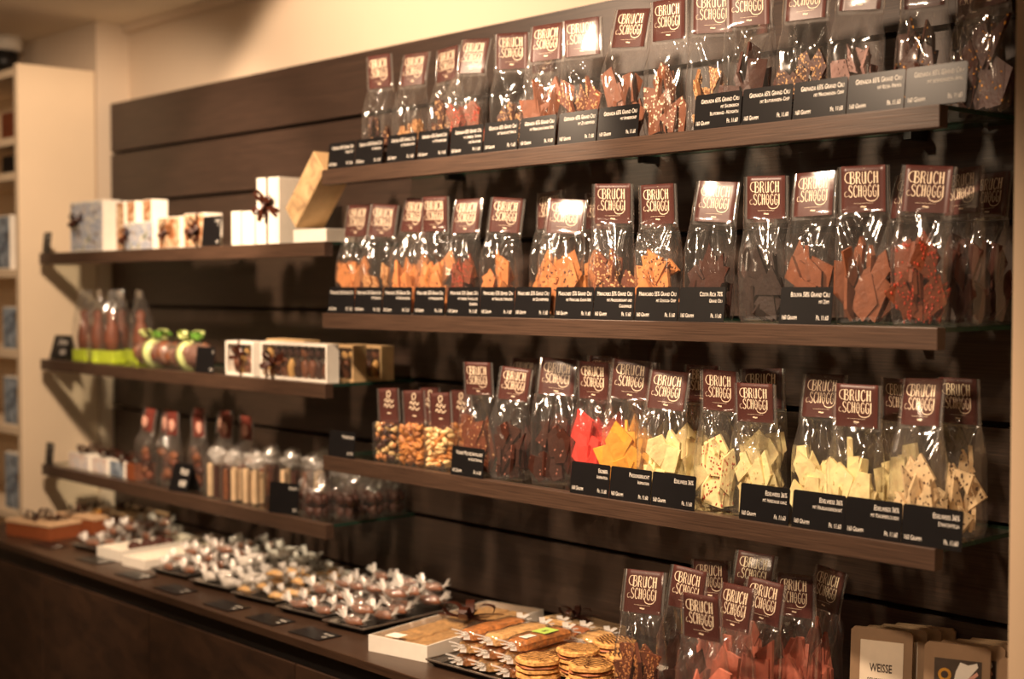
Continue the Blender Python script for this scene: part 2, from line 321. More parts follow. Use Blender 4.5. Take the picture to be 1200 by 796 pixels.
# ---------------------------------------------------------------- cellophane bags
def lerp(tab, t):
    for (a, va), (b, vb) in zip(tab[:-1], tab[1:]):
        if t <= b: return va + (vb - va) * (t - a) / (b - a)
    return tab[-1][1]
def bag_shape(seed, W=.098, D=.05, H=.265, card=(.076, .077), full=.5):
    """film, card and lettering meshes of one bag; every one bends the same way"""
    rn = random.Random(seed); lean = rn.uniform(-.05, .12); roll = rn.uniform(-.09, .09); cyl = rn.uniform(-1.2, 1.2)
    ck = 1 - card[1] / H
    def bend(x, y, z):
        q = max(0, z - .42 * H); zz = z
        y2 = y + lean * q * q / H * 2.2 + cyl * x * x * min(1, q / (.2 * H)) * .8
        return (x + roll * q, y2, zz - roll * x * min(1, q / (.3 * H)))
    hw = [(0, .9), (.08, 1), (full, 1.0), (ck, .95), (1, .93)]
    hd = [(0, .85), (.05, 1), (full * .7, 1), (full, .86), (ck, .085), (ck + .02, .055), (1, .05)]
    ft = full * H; cz = ck * H
    def fold():
        s0 = rn.choice((-1, 1)); x0 = s0 * rn.uniform(.0, .46) * W; x1 = x0 + rn.uniform(-.45, .45) * W; zt = cz - rn.uniform(0, .2) * (cz - ft); zb = ft * rn.uniform(.45, 1.1)
        return (x0, zt, x1, zb, rn.uniform(.0035, .0075) * rn.choice((1, 1, -1)), rn.uniform(.005, .011))
    folds = {1: [fold() for _ in range(6)], -1: [fold() for _ in range(6)]}
    soft = [(rn.uniform(20, 55), rn.uniform(-25, 25), rn.uniform(0, 6)) for _ in range(3)]
    def relief(x, z, side):
        v = 0
        for x0, z0, x1, z1, am, wd in folds[side]:
            dx, dz = x1 - x0, z1 - z0; L = math.hypot(dx, dz); u = ((x - x0) * dx + (z - z0) * dz) / L / L; d = abs((x - x0) * dz - (z - z0) * dx) / L
            win = max(0, min(1, (u + .12) * 6, (1.12 - u) * 5)); v += am * max(0, 1 - d / wd) * win
        return v
    M_ = 24; us = [(-1 + 2 * i / M_, -1) for i in range(M_)] + [(1 - 2 * i / M_, 1) for i in range(M_)]
    N, R = len(us), 54; vs = []; fs = []; mi = []
    for j in range(R + 1):
        t = j / R; w_ = W / 2 * lerp(hw, t); d_ = D / 2 * lerp(hd, t)
        amp = lerp([(0, .0006), (full * .8, .0016), (ck - .03, .0022), (ck + .02, .0005), (1, .0004)], t); fk = lerp([(0, 0), (full * .5, .25), (full, .8), (ck - .06, 1), (ck, .12), (1, .03)], t)
        for u, side in us:
            x = w_ * u; y = side * d_ * max(0, 1 - abs(u) ** 7) ** .3; ed = min(1, (1 - abs(u)) * 5)
            y += side * ed * (amp * (1 + sum(math.sin(a_ * x * 2 + b_ * t * .4 + c_) for a_, b_, c_ in soft) / 2) + fk * relief(x, t * H, side))
            x += .0022 * fk * math.sin(11 * t + soft[0][2]) * (1 if u > 0 else -1) * abs(u)
            vs.append(bend(x, y, t * H))
    for j in range(R):
        for i in range(N):
            q = (j * N + i, j * N + (i + 1) % N, (j + 1) * N + (i + 1) % N, (j + 1) * N + i)
            fs.append(q); mi.append(1 if (j / R > ck - .03 and M_ < i < N - 1) else 0)
    fs.append(tuple(range(N - 1, -1, -1)))
    fm = MB().add(vs, fs, 0, True); fm.m = mi + [0]
    # back fold of the film above the neck: an extra strip on one side
    st = MB(); s_ = rn.choice((-1, 1)); pts = []
    cw, ch = card; z0 = H - ch; n = 8; cv = []; cf = []
    yf = -D / 2 * .055
    for j in range(n + 1):
        for i in range(n + 1):
            x = -cw / 2 + cw * i / n; z = z0 + (ch + .0006) * j / n
            cv.append(bend(x, yf + .0004, z))
    o = len(cv)
    for j in range(n + 1):
        for i in range(n + 1):
            x = -cw / 2 + cw * i / n; z = z0 + (ch + .0006) * j / n
            cv.append(bend(x, -yf - .0004, z))
    for j in range(n):
        for i in range(n):
            a = j * (n + 1) + i; cf.append((a, a + 1, a + n + 2, a + n + 1)); cf.append((o + a, o + a + n + 1, o + a + n + 2, o + a + 1))
    for i in range(n):
        a = n * (n + 1) + i; cf.append((a, a + 1, o + a + 1, o + a))
        for q in (i * (n + 1), i * (n + 1) + n): cf.append((q, q + n + 1, o + q + n + 1, o + q))
    cm = MB().add(cv, cf, 0, True)
    lm = MB(); logo(lm, 0, z0 + ch * .52, cw, ch, yf - .0002, lambda x, z, y: bend(x, y, z))
    return fm, cm, lm

BAGS = {}
for k in range(8):
    fm, cm, lm = bag_shape(100 + k)
    BAGS[k] = (fm.mesh('bag_film', [M_film, M_flap]), cm.mesh('label_card', [M_card]), lm.mesh('logo_lettering', [M_cream]))

def shard_mesh(seed, base, top, ntop, size, tall=1.25):
    rn = random.Random(seed); n = rn.choice((3, 4, 4, 5)); a0 = rn.uniform(0, 6.28); P = []
    for i in range(n):
        a = a0 + 2 * PI * (i + rn.uniform(-.28, .28)) / n; r = min(size, .052) * rn.uniform(.84, 1.1) * .74; P.append((r * math.cos(a) * .85, r * math.sin(a) * tall))
    zm = min(p[1] for p in P); P = [(x, z - zm) for x, z in P]; th = .0035
    mb = MB().prism(P, -th, th)
    cx = sum(p[0] for p in P) / n; cz = sum(p[1] for p in P) / n
    for _ in range(ntop):
        i = rn.randrange(n); u, v = sorted((rn.random(), rn.random())); A, B = P[i], P[(i + 1) % n]
        x = cx * u + A[0] * (v - u) + B[0] * (1 - v); z = cz * u + A[1] * (v - u) + B[1] * (1 - v); r = rn.uniform(.0013, .0028)
        mb.blob((x, -th if rn.random() < .8 else th, z), (r, r * .7, r * rn.uniform(.7, 1.4)), rn.random(), .25, 1, 5, 3, True)
    return mb.mesh('chocolate_shard', [base, top])
#         base    topping  n   size
KIND = {
 'dark_crumb': (C_dark, T_nut, 12, .030), 'nut_gold': (C_gold, T_nut, 46, .030), 'dark_plain': (C_dark, T_dk, 0, .046), 'dark_nut': (C_dark, T_nut, 34, .040),
 'dark_red': (C_brown, T_red, 34, .044), 'milk_plain': (C_milk, T_dk, 0, .050), 'milk_nut': (C_brown, T_nut, 40, .046), 'dark_white_bits': (C_milk, T_wh, 26, .050),
 'grey_cubes': (C_lilac, C_lilac, 18, .038), 'dark_fig': (C_dark, T_yel, 9, .055), 'milk_caramel': (C_car, T_dk, 6, .044), 'milk_red': (C_brown, T_red, 30, .042),
 'caramel_dots': (C_car, T_dk, 22, .060), 'caramel_seed': (C_car, T_dk, 14, .052), 'black_plain': (C_black, C_black, 0, .060), 'milk_brown': (C_milk, T_dk, 0, .060),
 'brown_red': (C_brown, T_red, 40, .055), 'dark_nutlite': (C_brown, T_nut, 9, .058), 'dark_thread': (C_dark, T_thr, 4, .056), 'red': (C_red, C_red, 0, .050),
 'orange': (C_orange, C_orange, 0, .056), 'white': (C_white, C_white, 0, .060), 'white_speck': (C_white, T_red, 22, .050), 'white_nut': (C_white, C_white, 12, .044),
 'white_flake': (C_white, C_white, 3, .048), 'white_grey': (C_grey, T_dk, 10, .046), 'caramel_nutdark': (C_brown, T_alm, 60, .050), 'pink': (C_pink, C_pink, 0, .050)}
SH = {}
def shards(kind, seed, parent, nfront=5, H=1.0, W=.098, D=.05, label=None):
    base, top, nt, size = KIND[kind]
    if kind not in SH: SH[kind] = [shard_mesh(hash_(kind) + i, base, top, nt, size * (1 if i % 3 else .8)) for i in range(6)]
    rn = random.Random(seed); big = size > .05
    rows = [(-D * .28, nfront), (-D * .03, nfront), (D * .24, nfront - 1)]
    for ri, (y, n) in enumerate(rows):
        for i in range(n):
            me = rn.choice(SH[kind]); o = bpy.data.objects.new('chocolate_shard', me); col.objects.link(o); o.parent = parent
            xm = max(.008, min(W * .31, W / 2 - .005 - min(size, .052) * .46)); x = (i - (n - 1) / 2) / max(1, n - 1) * 2 * xm + rn.uniform(-.003, .003)
            z = .006 + (0 if i % 2 == ri % 2 else rn.uniform(.022, .07)) * H
            o.location = (x, y + rn.uniform(-.003, .003), z)
            s = rn.uniform(.8, 1.12) * H; o.scale = (s * .85, 1, s)
            if rn.random() < .3: o.rotation_euler = (rn.uniform(-.08, .08), rn.uniform(-.25, .25), rn.choice((-1, 1)) * rn.uniform(.7, 1.2)); o.scale.x *= .55
            else: o.rotation_euler = (rn.uniform(-.12, .1), rn.uniform(-.35, .35), rn.uniform(-.25, .25))
def hash_(s): return sum((i + 7) * ord(c) for i, c in enumerate(s)) % 10007
def bag(x, y, z, rz, hs, kind, label, group, seed):
    t = thing('chocolate_bag', label, 'bag', (x, y, z), rz, group); fm, cm, lm = BAGS[seed % 8]
    f = put('bag_film', fm, t); c = put('label_card', cm, t); l_ = put('logo_lettering', lm, c)
    shards(kind, seed * 13 + 5, t, 6); t.scale = (1, 1, hs)
    return t

# price cards
def price_card(x, y, z, lines, label, w_=.111, h=.066, rz=0, foot=('160 Gramm', 'Fr. 11.60'), name='price_card', group='black price cards on the shelf edges'):
    t = thing(name, label, 'price card', (x, y, z), rz, group)
    T = Matrix.Rotation(-.10, 4, 'X')
    r = .004; P = [(0, 0), (w_, 0), (w_, h - r), (w_ - r * .3, h - r * .3), (w_ - r, h), (r, h), (r * .3, h - r * .3), (0, h - r)]
    MB().prism(P, 0, .0009, 0, T).build('card', M_slate, t)
    MB().box(.02, w_ - .02, .0011, .0125, 0, .003).box(.02, w_ - .02, .0105, .0125, 0, .012).build('stand', M_black, t)
    zz = h - .0175
    def line(*a_):
        m_ = MB(); put_text(m_, *a_, 0, 0, T)
        if m_.v: m_.build('text_line', M_white, t)
    for i, s in enumerate(lines):
        line(s, .0125 if i == 0 else .0098, w_ - .006, zz, -.0003, 'R', w_ - .012, .66); zz -= .0118
    if foot: line(foot[0], .0115, .006, .008, -.0003, 'L', .05, .62); line(foot[1], .0115, w_ - .006, .008, -.0003, 'R', .045, .62)
    return t

# ---------------------------------------------------------------- chocolate bags: x, y, shelf height, yaw, height factor, contents, label
G1, G2, G3, G4 = 'chocolate bags on the topmost shelf', 'chocolate bags on the middle shelf', 'chocolate bags on the lowest bag shelf', 'chocolate bags standing on the worktop'
A, B_, C_s, W_ = 1.7955, 1.4355, 1.0755, .7005
BAG_SPECS = [
 (-2.8110, 2.1050, A, 8, 1.022, 'dark_crumb', 'bag with dark crumbs only at its bottom, outermost on the topmost shelf'),
 (-2.7000, 2.1120, A, 10, 1.004, 'nut_gold', 'bag of pale golden nut pieces with a glaring label on the topmost shelf'),
 (-2.6422, 2.1871, A, -10, 1.002, 'dark_plain', 'bag half hidden between the golden nut bag and a dark nut bag, topmost shelf'),
 (-2.5797, 2.1243, A, -1, .999, 'dark_nut', 'bag of dark chocolate and nuts just after the golden nut bag on the topmost shelf'),
 (-2.4798, 2.1014, A, 11, 1.018, 'dark_red', 'bag of brown chocolate with red bits on the topmost shelf'),
 (-2.3724, 2.1402, A, 23, 1.022, 'dark_nut', 'bag of nut studded dark chocolate tilted beside the red speckled bag, topmost shelf'),
 (-2.3450, 2.2150, A, 0, 1.002, 'dark_plain', 'rear bag showing only part of its label behind the tilted nut bag, topmost shelf'),
 (-2.2250, 2.1050, A, 16, 1.017, 'milk_plain', 'bag of smooth milk chocolate slabs beside the rear half hidden bag, topmost shelf'),
 (-2.1130, 2.1093, A, 27, 1.001, 'milk_nut', 'bag of nutty milk chocolate standing behind the Himbeercrisp price card'),
 (-1.9960, 2.1066, A, 12, 1.012, 'milk_plain', 'bag of upright milk chocolate slabs with a strongly glaring label, topmost shelf'),
 (-1.8750, 2.1039, A, 6, 1.003, 'dark_white_bits', 'bag of slabs with white crisps standing in the gap between price cards, topmost shelf'),
 (-1.7690, 2.1103, A, 24, 1.002, 'nut_gold', 'bag of golden brown nut crunch behind the Blutorange Nougatin price card'),
 (-1.7300, 2.1850, A, -12, 1.001, 'dark_plain', 'rear bag wedged between the golden crunch bag and a plain dark bag, topmost shelf'),
 (-1.6717, 2.1013, A, 22, 1.003, 'dark_plain', 'bag of plain dark slabs behind the Blutorangen Crisp price card'),
 (-1.5606, 2.1165, A, 13, .998, 'dark_nut', 'bag of dark chocolate edges with nuts behind the Mandarinen Crisp price card'),
 (-1.4534, 2.1201, A, 10, 1.0, 'grey_cubes', 'bag of greyish cocoa pieces behind the Rosa Pfeffer price card'),
 (-1.3537, 2.1760, A, 2, .986, 'dark_fig', 'bag of dark chocolate with big yellow nuggets behind the last price card, topmost shelf'),
 (-1.2684, 2.2364, A, -11, .982, 'dark_fig', 'shaded bag with yellow nuggets at the glass edge of the topmost shelf'),
 (-1.3313, 2.3060, A, -12, .969, 'dark_fig', 'rearmost shaded bag by the partition on the topmost shelf'),
 (-2.9250, 2.1050, B_, 9, 1.028, 'milk_caramel', 'bag of light caramel chocolate nearest the white gift boxes, middle shelf'),
 (-2.8210, 2.1050, B_, 16, 1.01, 'nut_gold', 'bag of golden brown crunch, second bag from the gift boxes on the middle shelf'),
 (-2.7620, 2.1850, B_, -8, 1.01, 'milk_caramel', 'rear bag just behind the golden crunch bag on the middle shelf'),
 (-2.7060, 2.1050, B_, 2, 1.05, 'milk_caramel', 'bag of caramel chocolate pressed against its twin, the one nearer the gift boxes'),
 (-2.6030, 2.1050, B_, 8, 1.043, 'milk_caramel', 'bag of caramel chocolate pressed against its twin, the one nearer the red crumb bag'),
 (-2.4980, 2.1050, B_, 10, 1.01, 'milk_red', 'bag of brown chocolate with red crumbs on the middle shelf'),
 (-2.3840, 2.1200, B_, 20, 1.0, 'milk_caramel', 'bag of upright caramel slabs with a dark label beside the red crumb bag'),
 (-2.2680, 2.1600, B_, 1, 1.04, 'milk_caramel', 'taller rear bag behind the bag of dark dotted caramel slabs, middle shelf'),
 (-2.1780, 2.1050, B_, 31, .953, 'caramel_dots', 'bag of big orange brown slabs with dark dots, middle shelf'),
 (-2.1440, 2.1850, B_, 1, 1.008, 'milk_caramel', 'rear bag between the dotted slab bag and the glaring nut bag'),
 (-2.0260, 2.1050, B_, 24, 1.039, 'milk_nut', 'bag of nutty reddish brown bark with a white glare over its label, middle shelf'),
 (-1.9850, 2.1900, B_, -12, 1.0, 'milk_nut', 'dim rear bag behind the glaring nutty bark bag, middle shelf'),
 (-1.8990, 2.1055, B_, 9, 1.01, 'caramel_seed', 'bag with a light caramel slab beside a seeded one, middle shelf'),
 (-1.7680, 2.1043, B_, 20, 1.01, 'dark_plain', 'bag of dark shards with glare across its label, behind the Costa Rica price card'),
 (-1.7050, 2.1800, B_, -12, 1.006, 'dark_plain', 'dim rear bag between the Costa Rica bag and the black chocolate bag'),
 (-1.6350, 2.1053, B_, 12, 1.013, 'black_plain', 'bag of nearly black chocolate standing in the gap between middle shelf price cards'),
 (-1.5310, 2.1049, B_, 8, 1.025, 'milk_plain', 'bag of milk chocolate shards behind the lone Bolivia price card'),
 (-1.4250, 2.1080, B_, 20, 1.035, 'milk_brown', 'bag of large warm brown slabs next to the Bolivia price card'),
 (-1.4010, 2.1952, B_, -12, 1.0, 'dark_plain', 'rear bag between the warm brown slabs and the red berry bag, middle shelf'),
 (-1.3110, 2.1050, B_, 24, 1.011, 'brown_red', 'bag of brown chocolate with red berry bits at the rail end, middle shelf'),
 (-1.2860, 2.1918, B_, -12, 1.008, 'dark_plain', 'shaded bag just behind the red berry bag at the glass edge, middle shelf'),
 (-1.2950, 2.2850, B_, -12, .999, 'dark_plain', 'rearmost shaded bag by the partition on the middle shelf'),
 (-2.4430, 2.1050, C_s, 9, .961, 'dark_nutlite', 'bag of brown slabs with a few peanuts next to the small nut bags'),
 (-2.3950, 2.1850, C_s, 7, .988, 'dark_plain', 'rear bag of dark chocolate behind the peanut slab bag, lowest shelf'),
 (-2.3369, 2.1034, C_s, 15, .93, 'dark_thread', 'shorter bag of dark shards in front, beside the peanut slab bag'),
 (-2.3000, 2.2200, C_s, -5, .991, 'dark_plain', 'rearmost dark chocolate bag behind the shorter bag of dark shards'),
 (-2.2207, 2.1232, C_s, 34, 1.016, 'dark_thread', 'bag of dark threaded slabs leaning by the strawberry red bag'),
 (-2.1000, 2.1259, C_s, 8, 1.011, 'red', 'bag of strawberry red chocolate in front behind the Erdbeer price card'),
 (-2.1574, 2.2179, C_s, 9, 1.038, 'red', 'rear bag of strawberry red chocolate, taller behind the front one'),
 (-2.0000, 2.1200, C_s, 30, 1.039, 'orange', 'bag of orange yellow chocolate in front behind the Passionsfrucht price card'),
 (-2.0289, 2.2040, C_s, 0, 1.0, 'orange', 'rear bag of orange yellow chocolate behind the front one'),
 (-1.8879, 2.1033, C_s, 20, .973, 'white', 'bag of large smooth white slabs behind the single Edelweiss price card'),
 (-1.9021, 2.2407, C_s, 7, .999, 'white', 'rear bag of white slabs behind the large smooth white slabs'),
 (-1.7551, 2.1217, C_s, 4, 1.0, 'white_speck', 'bag of white chocolate with red specks in the gap between price cards'),
 (-1.7250, 2.2150, C_s, 30, 1.0, 'white', 'taller rear bag behind the knobbly hazelnut bag, lowest shelf'),
 (-1.6513, 2.1014, C_s, 7, .93, 'white_nut', 'shorter bag of knobbly white hazelnut chocolate with a pale glaring label'),
 (-1.5397, 2.1436, C_s, 8, 1.0, 'white_flake', 'bag of pointed white pieces behind the Haselnusskrokant price card'),
 (-1.4360, 2.1049, C_s, 13, .963, 'white_flake', 'bag of pointed white pieces with a tilted label behind the Knusperflocken price card'),
 (-1.4050, 2.1950, C_s, -12, .99, 'white_flake', 'dim rear bag between the tilted label bag and the flecked bag, lowest shelf'),
 (-1.3150, 2.1101, C_s, -5, 1.019, 'white_grey', 'bag of greyish flecked white chocolate at the rail end of the lowest bag shelf'),
 (-1.2920, 2.2000, C_s, -7, 1.015, 'white_grey', 'last bag of flecked white chocolate by the glass edge, lowest bag shelf'),
 (-1.8000, 1.9500, W_, 17, 1.002, 'caramel_nutdark', 'bag of glossy nut topped dark chocolate beside the round cookies'),
 (-1.7780, 2.0400, W_, 5, .999, 'dark_plain', 'bag behind the glossy nut topped bag on the worktop'),
 (-1.7880, 2.1400, W_, 10, .998, 'pink', 'bag of ruby chocolate second from the back of the worktop cluster'),
 (-1.7830, 2.2450, W_, 17, 1.002, 'pink', 'rearmost bag of ruby chocolate in the worktop cluster, against the cladding'),
 (-1.5990, 1.8900, W_, 3, 1.001, 'pink', 'foremost bag of pink ruby chocolate on the worktop'),
 (-1.6070, 1.9750, W_, -5, 1.002, 'pink', 'bag of ruby chocolate right behind the foremost one'),
 (-1.6130, 2.0600, W_, 4, .997, 'pink', 'bag of ruby chocolate in the middle of the worktop cluster'),
 (-1.5870, 2.1400, W_, 3, 1.006, 'pink', 'bag of ruby chocolate with a dull greyish label near the brochures'),
 (-1.6000, 2.2300, W_, -12, .998, 'pink', 'bag of ruby chocolate with a half hidden label at the brochure end of the cluster'),
]
GRP = {A: G1, B_: G2, C_s: G3, W_: G4}
for i, (x, y, z, rz, hs, kind, lab) in enumerate(BAG_SPECS): bag(x, y, z, math.radians(rz), hs, kind, lab, GRP[z], i * 3 + i // 8)

# ---------------------------------------------------------------- price cards on the rails: x0 along the shelf, lines, label
G65, M55, EW = 'Grenada 65% Grand Cru', 'Maracaibo 55% Grand Cru', 'Edelweiss 36%'
def cards(z, L):
    for x, lines, lab in L: price_card(x, 2.056, z + .0002, lines, lab)
cards(1.795, [
 (-2.968, [G65, 'Grand Cru'], 'grey glaring price card at the box end of the topmost shelf'),
 (-2.853, [G65, 'mit Haselnuss'], 'price card with Haselnuss, second from the box end of the topmost shelf'),
 (-2.725, [G65, 'mit Mandelsplitter'], 'price card with Mandelsplitter on the topmost shelf'),
 (-2.608, [G65, 'mit Pistazienkerne'], 'price card with Pistazienkerne on the topmost shelf'),
 (-2.488, [G65, 'mit Himbeere, Thymian', 'und Kakaonibs'], 'price card with three text lines naming Thymian on the topmost shelf'),
 (-2.373, [G65, 'mit Kakaosplitternuss'], 'price card with Kakaosplitternuss, topmost shelf'),
 (-2.257, [G65, 'mit Maracaibo Kakao Nips'], 'price card naming Kakao Nips on the topmost shelf'),
 (-2.137, [G65, 'mit Zuckerpfeffer'], 'price card with Zuckerpfeffer on the topmost shelf'),
 (-2.022, [G65, 'mit Himbeercrisp'], 'price card with Himbeercrisp before the gap, topmost shelf'),
 (-1.768, [G65, 'mit Sauerkirsch', 'Blutorange - Nougatin'], 'dark price card with Blutorange Nougatin after the gap, topmost shelf'),
 (-1.654, [G65, 'mit Blutorangen- Crisp'], 'grey glaring price card with Blutorangen Crisp, topmost shelf'),
 (-1.540, [G65, 'mit Mandarinen- Crisp'], 'grey glaring price card with Mandarinen Crisp, topmost shelf'),
 (-1.427, [G65, 'mit Rosa- Pfeffer'], 'grey glaring price card with Rosa Pfeffer, topmost shelf'),
 (-1.314 + .0, [G65, 'mit getrockneten Apfel'], 'black price card with getrockneten Apfel at the end of the topmost shelf rail')])
cards(1.435, [
 (-2.972, ['Maracaibo 33% Grand Cru'], 'price card at the box end of the middle shelf, without a second line'),
 (-2.858, [M55, 'mit Haselnuss'], 'price card with Haselnuss on the middle shelf'),
 (-2.744, [M55, 'mit Haselnusscreme'], 'price card with Haselnusscreme on the middle shelf'),
 (-2.622, [M55, 'mit Mandelsplitter'], 'price card with Mandelsplitter on the middle shelf'),
 (-2.500, [M55, 'mit Himbeer, Physalis und', 'Erdbeeren'], 'price card naming Physalis on the middle shelf'),
 (-2.385, [M55, 'mit Kakaosplitternussen'], 'price card with Kakaosplitternussen on the middle shelf'),
 (-2.272, [M55, 'mit Zuckerpfeffer'], 'price card with Zuckerpfeffer on the middle shelf'),
 (-2.146, [M55, 'mit Maracaibo Kakao Nips'], 'price card with Kakao Nips on the middle shelf'),
 (-2.033, [M55, 'mit Mandelkrokant und', 'Cashewnuss'], 'price card with Cashewnuss on the middle shelf'),
 (-1.918, [M55, 'mit Schoggi- Crisp'], 'price card with Schoggi Crisp on the middle shelf'),
 (-1.804, ['Costa Rica 70%', 'Grand Cru'], 'price card reading Costa Rica 70% on the middle shelf'),
 (-1.566, ['Bolivia 58% Grand Cru', 'mit Zimt'], 'lone price card reading Bolivia 58% on the middle shelf')])
price_card(-2.972, 2.056, 1.0752, ['Nussmischung'], 'small price card in front of the empty spot beside the nut bags', foot=('', 'Fr. 7.90'))
cards(1.075, [
 (-2.486, ['Vegane Milchschokolade', 'mit Kick Erdnuss'], 'price card reading Vegane Milchschokolade beside the nut bags'),
 (-2.099, ['Erdbeer', 'Inspiration'], 'price card reading Erdbeer on the lowest bag shelf'),
 (-1.986, ['Passionsfrucht', 'Inspiration'], 'price card reading Passionsfrucht on the lowest bag shelf'),
 (-1.873, [EW], 'price card reading only Edelweiss 36% before the speckled bag'),
 (-1.654, [EW, 'mit Haselnuss ganz'], 'price card with Haselnuss ganz on the lowest bag shelf'),
 (-1.536, [EW, 'mit Haselnusskrokant'], 'price card with Haselnusskrokant on the lowest bag shelf'),
 (-1.4245, [EW, 'mit Knusperflocken'], 'price card with Knusperflocken on the lowest bag shelf'),
 (-1.3125 + .0, [EW, 'Stracciatella'], 'price card with Stracciatella at the end of the lowest bag shelf')])

# ---------------------------------------------------------------- small nut bags at the start of the lowest bag shelf
nf, nc, nl = bag_shape(7, .082, .05, .178, (.062, .085), .55)
NB = (nf.mesh('bag_film', [M_film, M_flap]), nc.mesh('label_card', [M_card]), None)
def nut_meshes(kind):
    out = []
    for k in range(3):
        m = MB()
        if kind == 'mix': m.blob((0, 0, 0), ((.009, .006, .005), (.006, .006, .011), (.008, .005, .008))[k], k, .22, 0, 9, 6)
        elif kind == 'walnut': m.blob((0, 0, 0), (.011, .007, .009), k + 4, .3, 0, 10, 7)
        else: m.blob((0, 0, 0), (.006, .0055, .011), k + 9, .08, 0, 10, 7)
        out.append(m)
    return out
NUT = {'mix': [m.mesh('nut', [x]) for m, x in zip(nut_meshes('mix'), (T_alm, T_dk, T_cash))], 'walnut': [m.mesh('nut', [x]) for m, x in zip(nut_meshes('walnut'), (T_wal, T_alm, T_wal))],
       'cashew': [m.mesh('nut', [x]) for m, x in zip(nut_meshes('cashew'), (T_cash, T_cash, T_wal))]}
small_logo = MB()
for (x0, z0, s) in ((-.012, .02, 'B'), (.0, .02, 'S')): pass
for pts in ([(-.004, .012), (-.008, .024), (.0, .030), (.004, .022), (-.002, .014)], [(-.014, .004), (-.010, .010), (-.004, .002), (.002, .010), (.008, .002), (.014, .009)], [(-.016, -.008), (-.012, -.002), (-.006, -.010), (0, -.002), (.006, -.010), (.016, -.004)], [(-.006, -.024), (.006, -.024)]):
    ribbon(small_logo, [(a, .142 + b) for a, b in pts], .0022, -.0022, lambda x, z, y: (x, y, z), False)
SL = small_logo.mesh('logo_lettering', [M_cream])
def nut_bag(x, y, rz, kind, label, seed, z=1.0755):
    t = thing('nut_bag', label, 'bag', (x, y, z), rz, 'small nut bags'); put('bag_film', NB[0], t); c = put('label_card', NB[1], t); l_ = put('logo_lettering', SL, c)
    rn = random.Random(seed)
    for k in range(54):
        o = put('nut', rn.choice(NUT[kind]), t); lay = k // 6; i = k % 6
        o.location = ((-.026 + .0105 * i) + rn.uniform(-.003, .003), rn.choice((-.014, -.013, .0)) + rn.uniform(-.002, .004), .011 + lay * .0098 + rn.uniform(-.002, .002))
        o.rotation_euler = (rn.uniform(0, 3), rn.uniform(0, 3), rn.uniform(0, 3))
nut_bag(-2.772, 2.100, .18, 'mix', 'small bag of mixed nuts and seeds, the outermost of the front nut bags', 1)
nut_bag(-2.672, 2.100, .20, 'walnut', 'small bag of walnuts between the mixed and the pale nut bags', 2)
nut_bag(-2.572, 2.100, .16, 'cashew', 'small bag of pale cashews beside the Vegane price card', 3)
nut_bag(-2.722, 2.190, .1, 'mix', 'small nut bag behind the mixed and walnut bags', 4)
nut_bag(-2.606, 2.192, .1, 'walnut', 'small nut bag behind the pale cashew bag', 5)

# ---------------------------------------------------------------- boxes, bows, packs
def printed(name, cols, scale=26, rough=.45):
    m, n, l, p = new_mat(name); p.inputs['Roughness'].default_value = rough
    tc = n.new('ShaderNodeTexCoord'); nt = n.new('ShaderNodeTexNoise'); nt.inputs['Scale'].default_value = scale; nt.inputs['Detail'].default_value = 2; nt.inputs['Distortion'].default_value = .8
    r = n.new('ShaderNodeValToRGB'); r.color_ramp.elements[0].position = .3; r.color_ramp.elements[0].color = cols[0]; r.color_ramp.elements[1].position = .72; r.color_ramp.elements[1].color = cols[-1]
    for i, c in enumerate(cols[1:-1]): e = r.color_ramp.elements.new(.3 + .42 * (i + 1) / (len(cols) - 1)); e.color = c
    l.new(tc.outputs['Object'], nt.inputs['Vector']); l.new(nt.outputs['Fac'], r.inputs[0]); l.new(r.outputs[0], p.inputs['Base Color']); return m
P_alp = printed('print_alpine', [sRGB(84, 56, 40), sRGB(206, 204, 204), sRGB(128, 146, 176), sRGB(230, 224, 210), sRGB(90, 104, 84)], 34)
P_warm = printed('print_warm', [sRGB(74, 40, 26), sRGB(170, 112, 70), sRGB(220, 198, 166), sRGB(150, 96, 56)], 30)
P_blue = printed('print_blue', [sRGB(84, 70, 62), sRGB(122, 138, 156), sRGB(176, 190, 204), sRGB(96, 100, 112)], 16)
P_petal = printed('print_petal', [sRGB(224, 190, 176), sRGB(240, 232, 226), sRGB(212, 208, 214)])
M_teal = mat('teal_card', sRGB(44, 66, 74), .4)
M_pinkpic = mat('pale_picture', sRGB(226, 170, 150), .5, var=.15)
M_redcard = mat('label_red_brown', sRGB(122, 48, 36), .4)
M_stick = mat('cream_nougat', sRGB(226, 196, 156), .5, var=.1)
M_silver = mat('tray_foil', sRGB(205, 198, 188), .22, .9, var=.05)
M_traybase = mat('tray_black', sRGB(20, 18, 17), .35)
M_caramel = mat('caramel_candy', sRGB(128, 76, 46), .45, var=.35, vscale=60); M_yellow = mat('almond_biscuit', sRGB(226, 178, 104), .55, var=.25, vscale=60)
M_brn = mat('brown_gift_carton', sRGB(142, 78, 46), .45, var=.08); M_lidtop = mat('pale_lid', sRGB(214, 178, 140), .4, var=.12)
M_sheet = film('clear_lid', haze=.02, base=.06, edge=.5, bump=0, rough=.05)
M_kr2 = mat('brochure_kraft', sRGB(150, 122, 94), .75, var=.06); M_ink = mat('print_ink', sRGB(70, 56, 48), .6); M_lightgreen = mat('sticker_green', sRGB(176, 206, 96), .5, var=.03)
M_goldr = mat('gold_print', sRGB(206, 150, 60), .4)

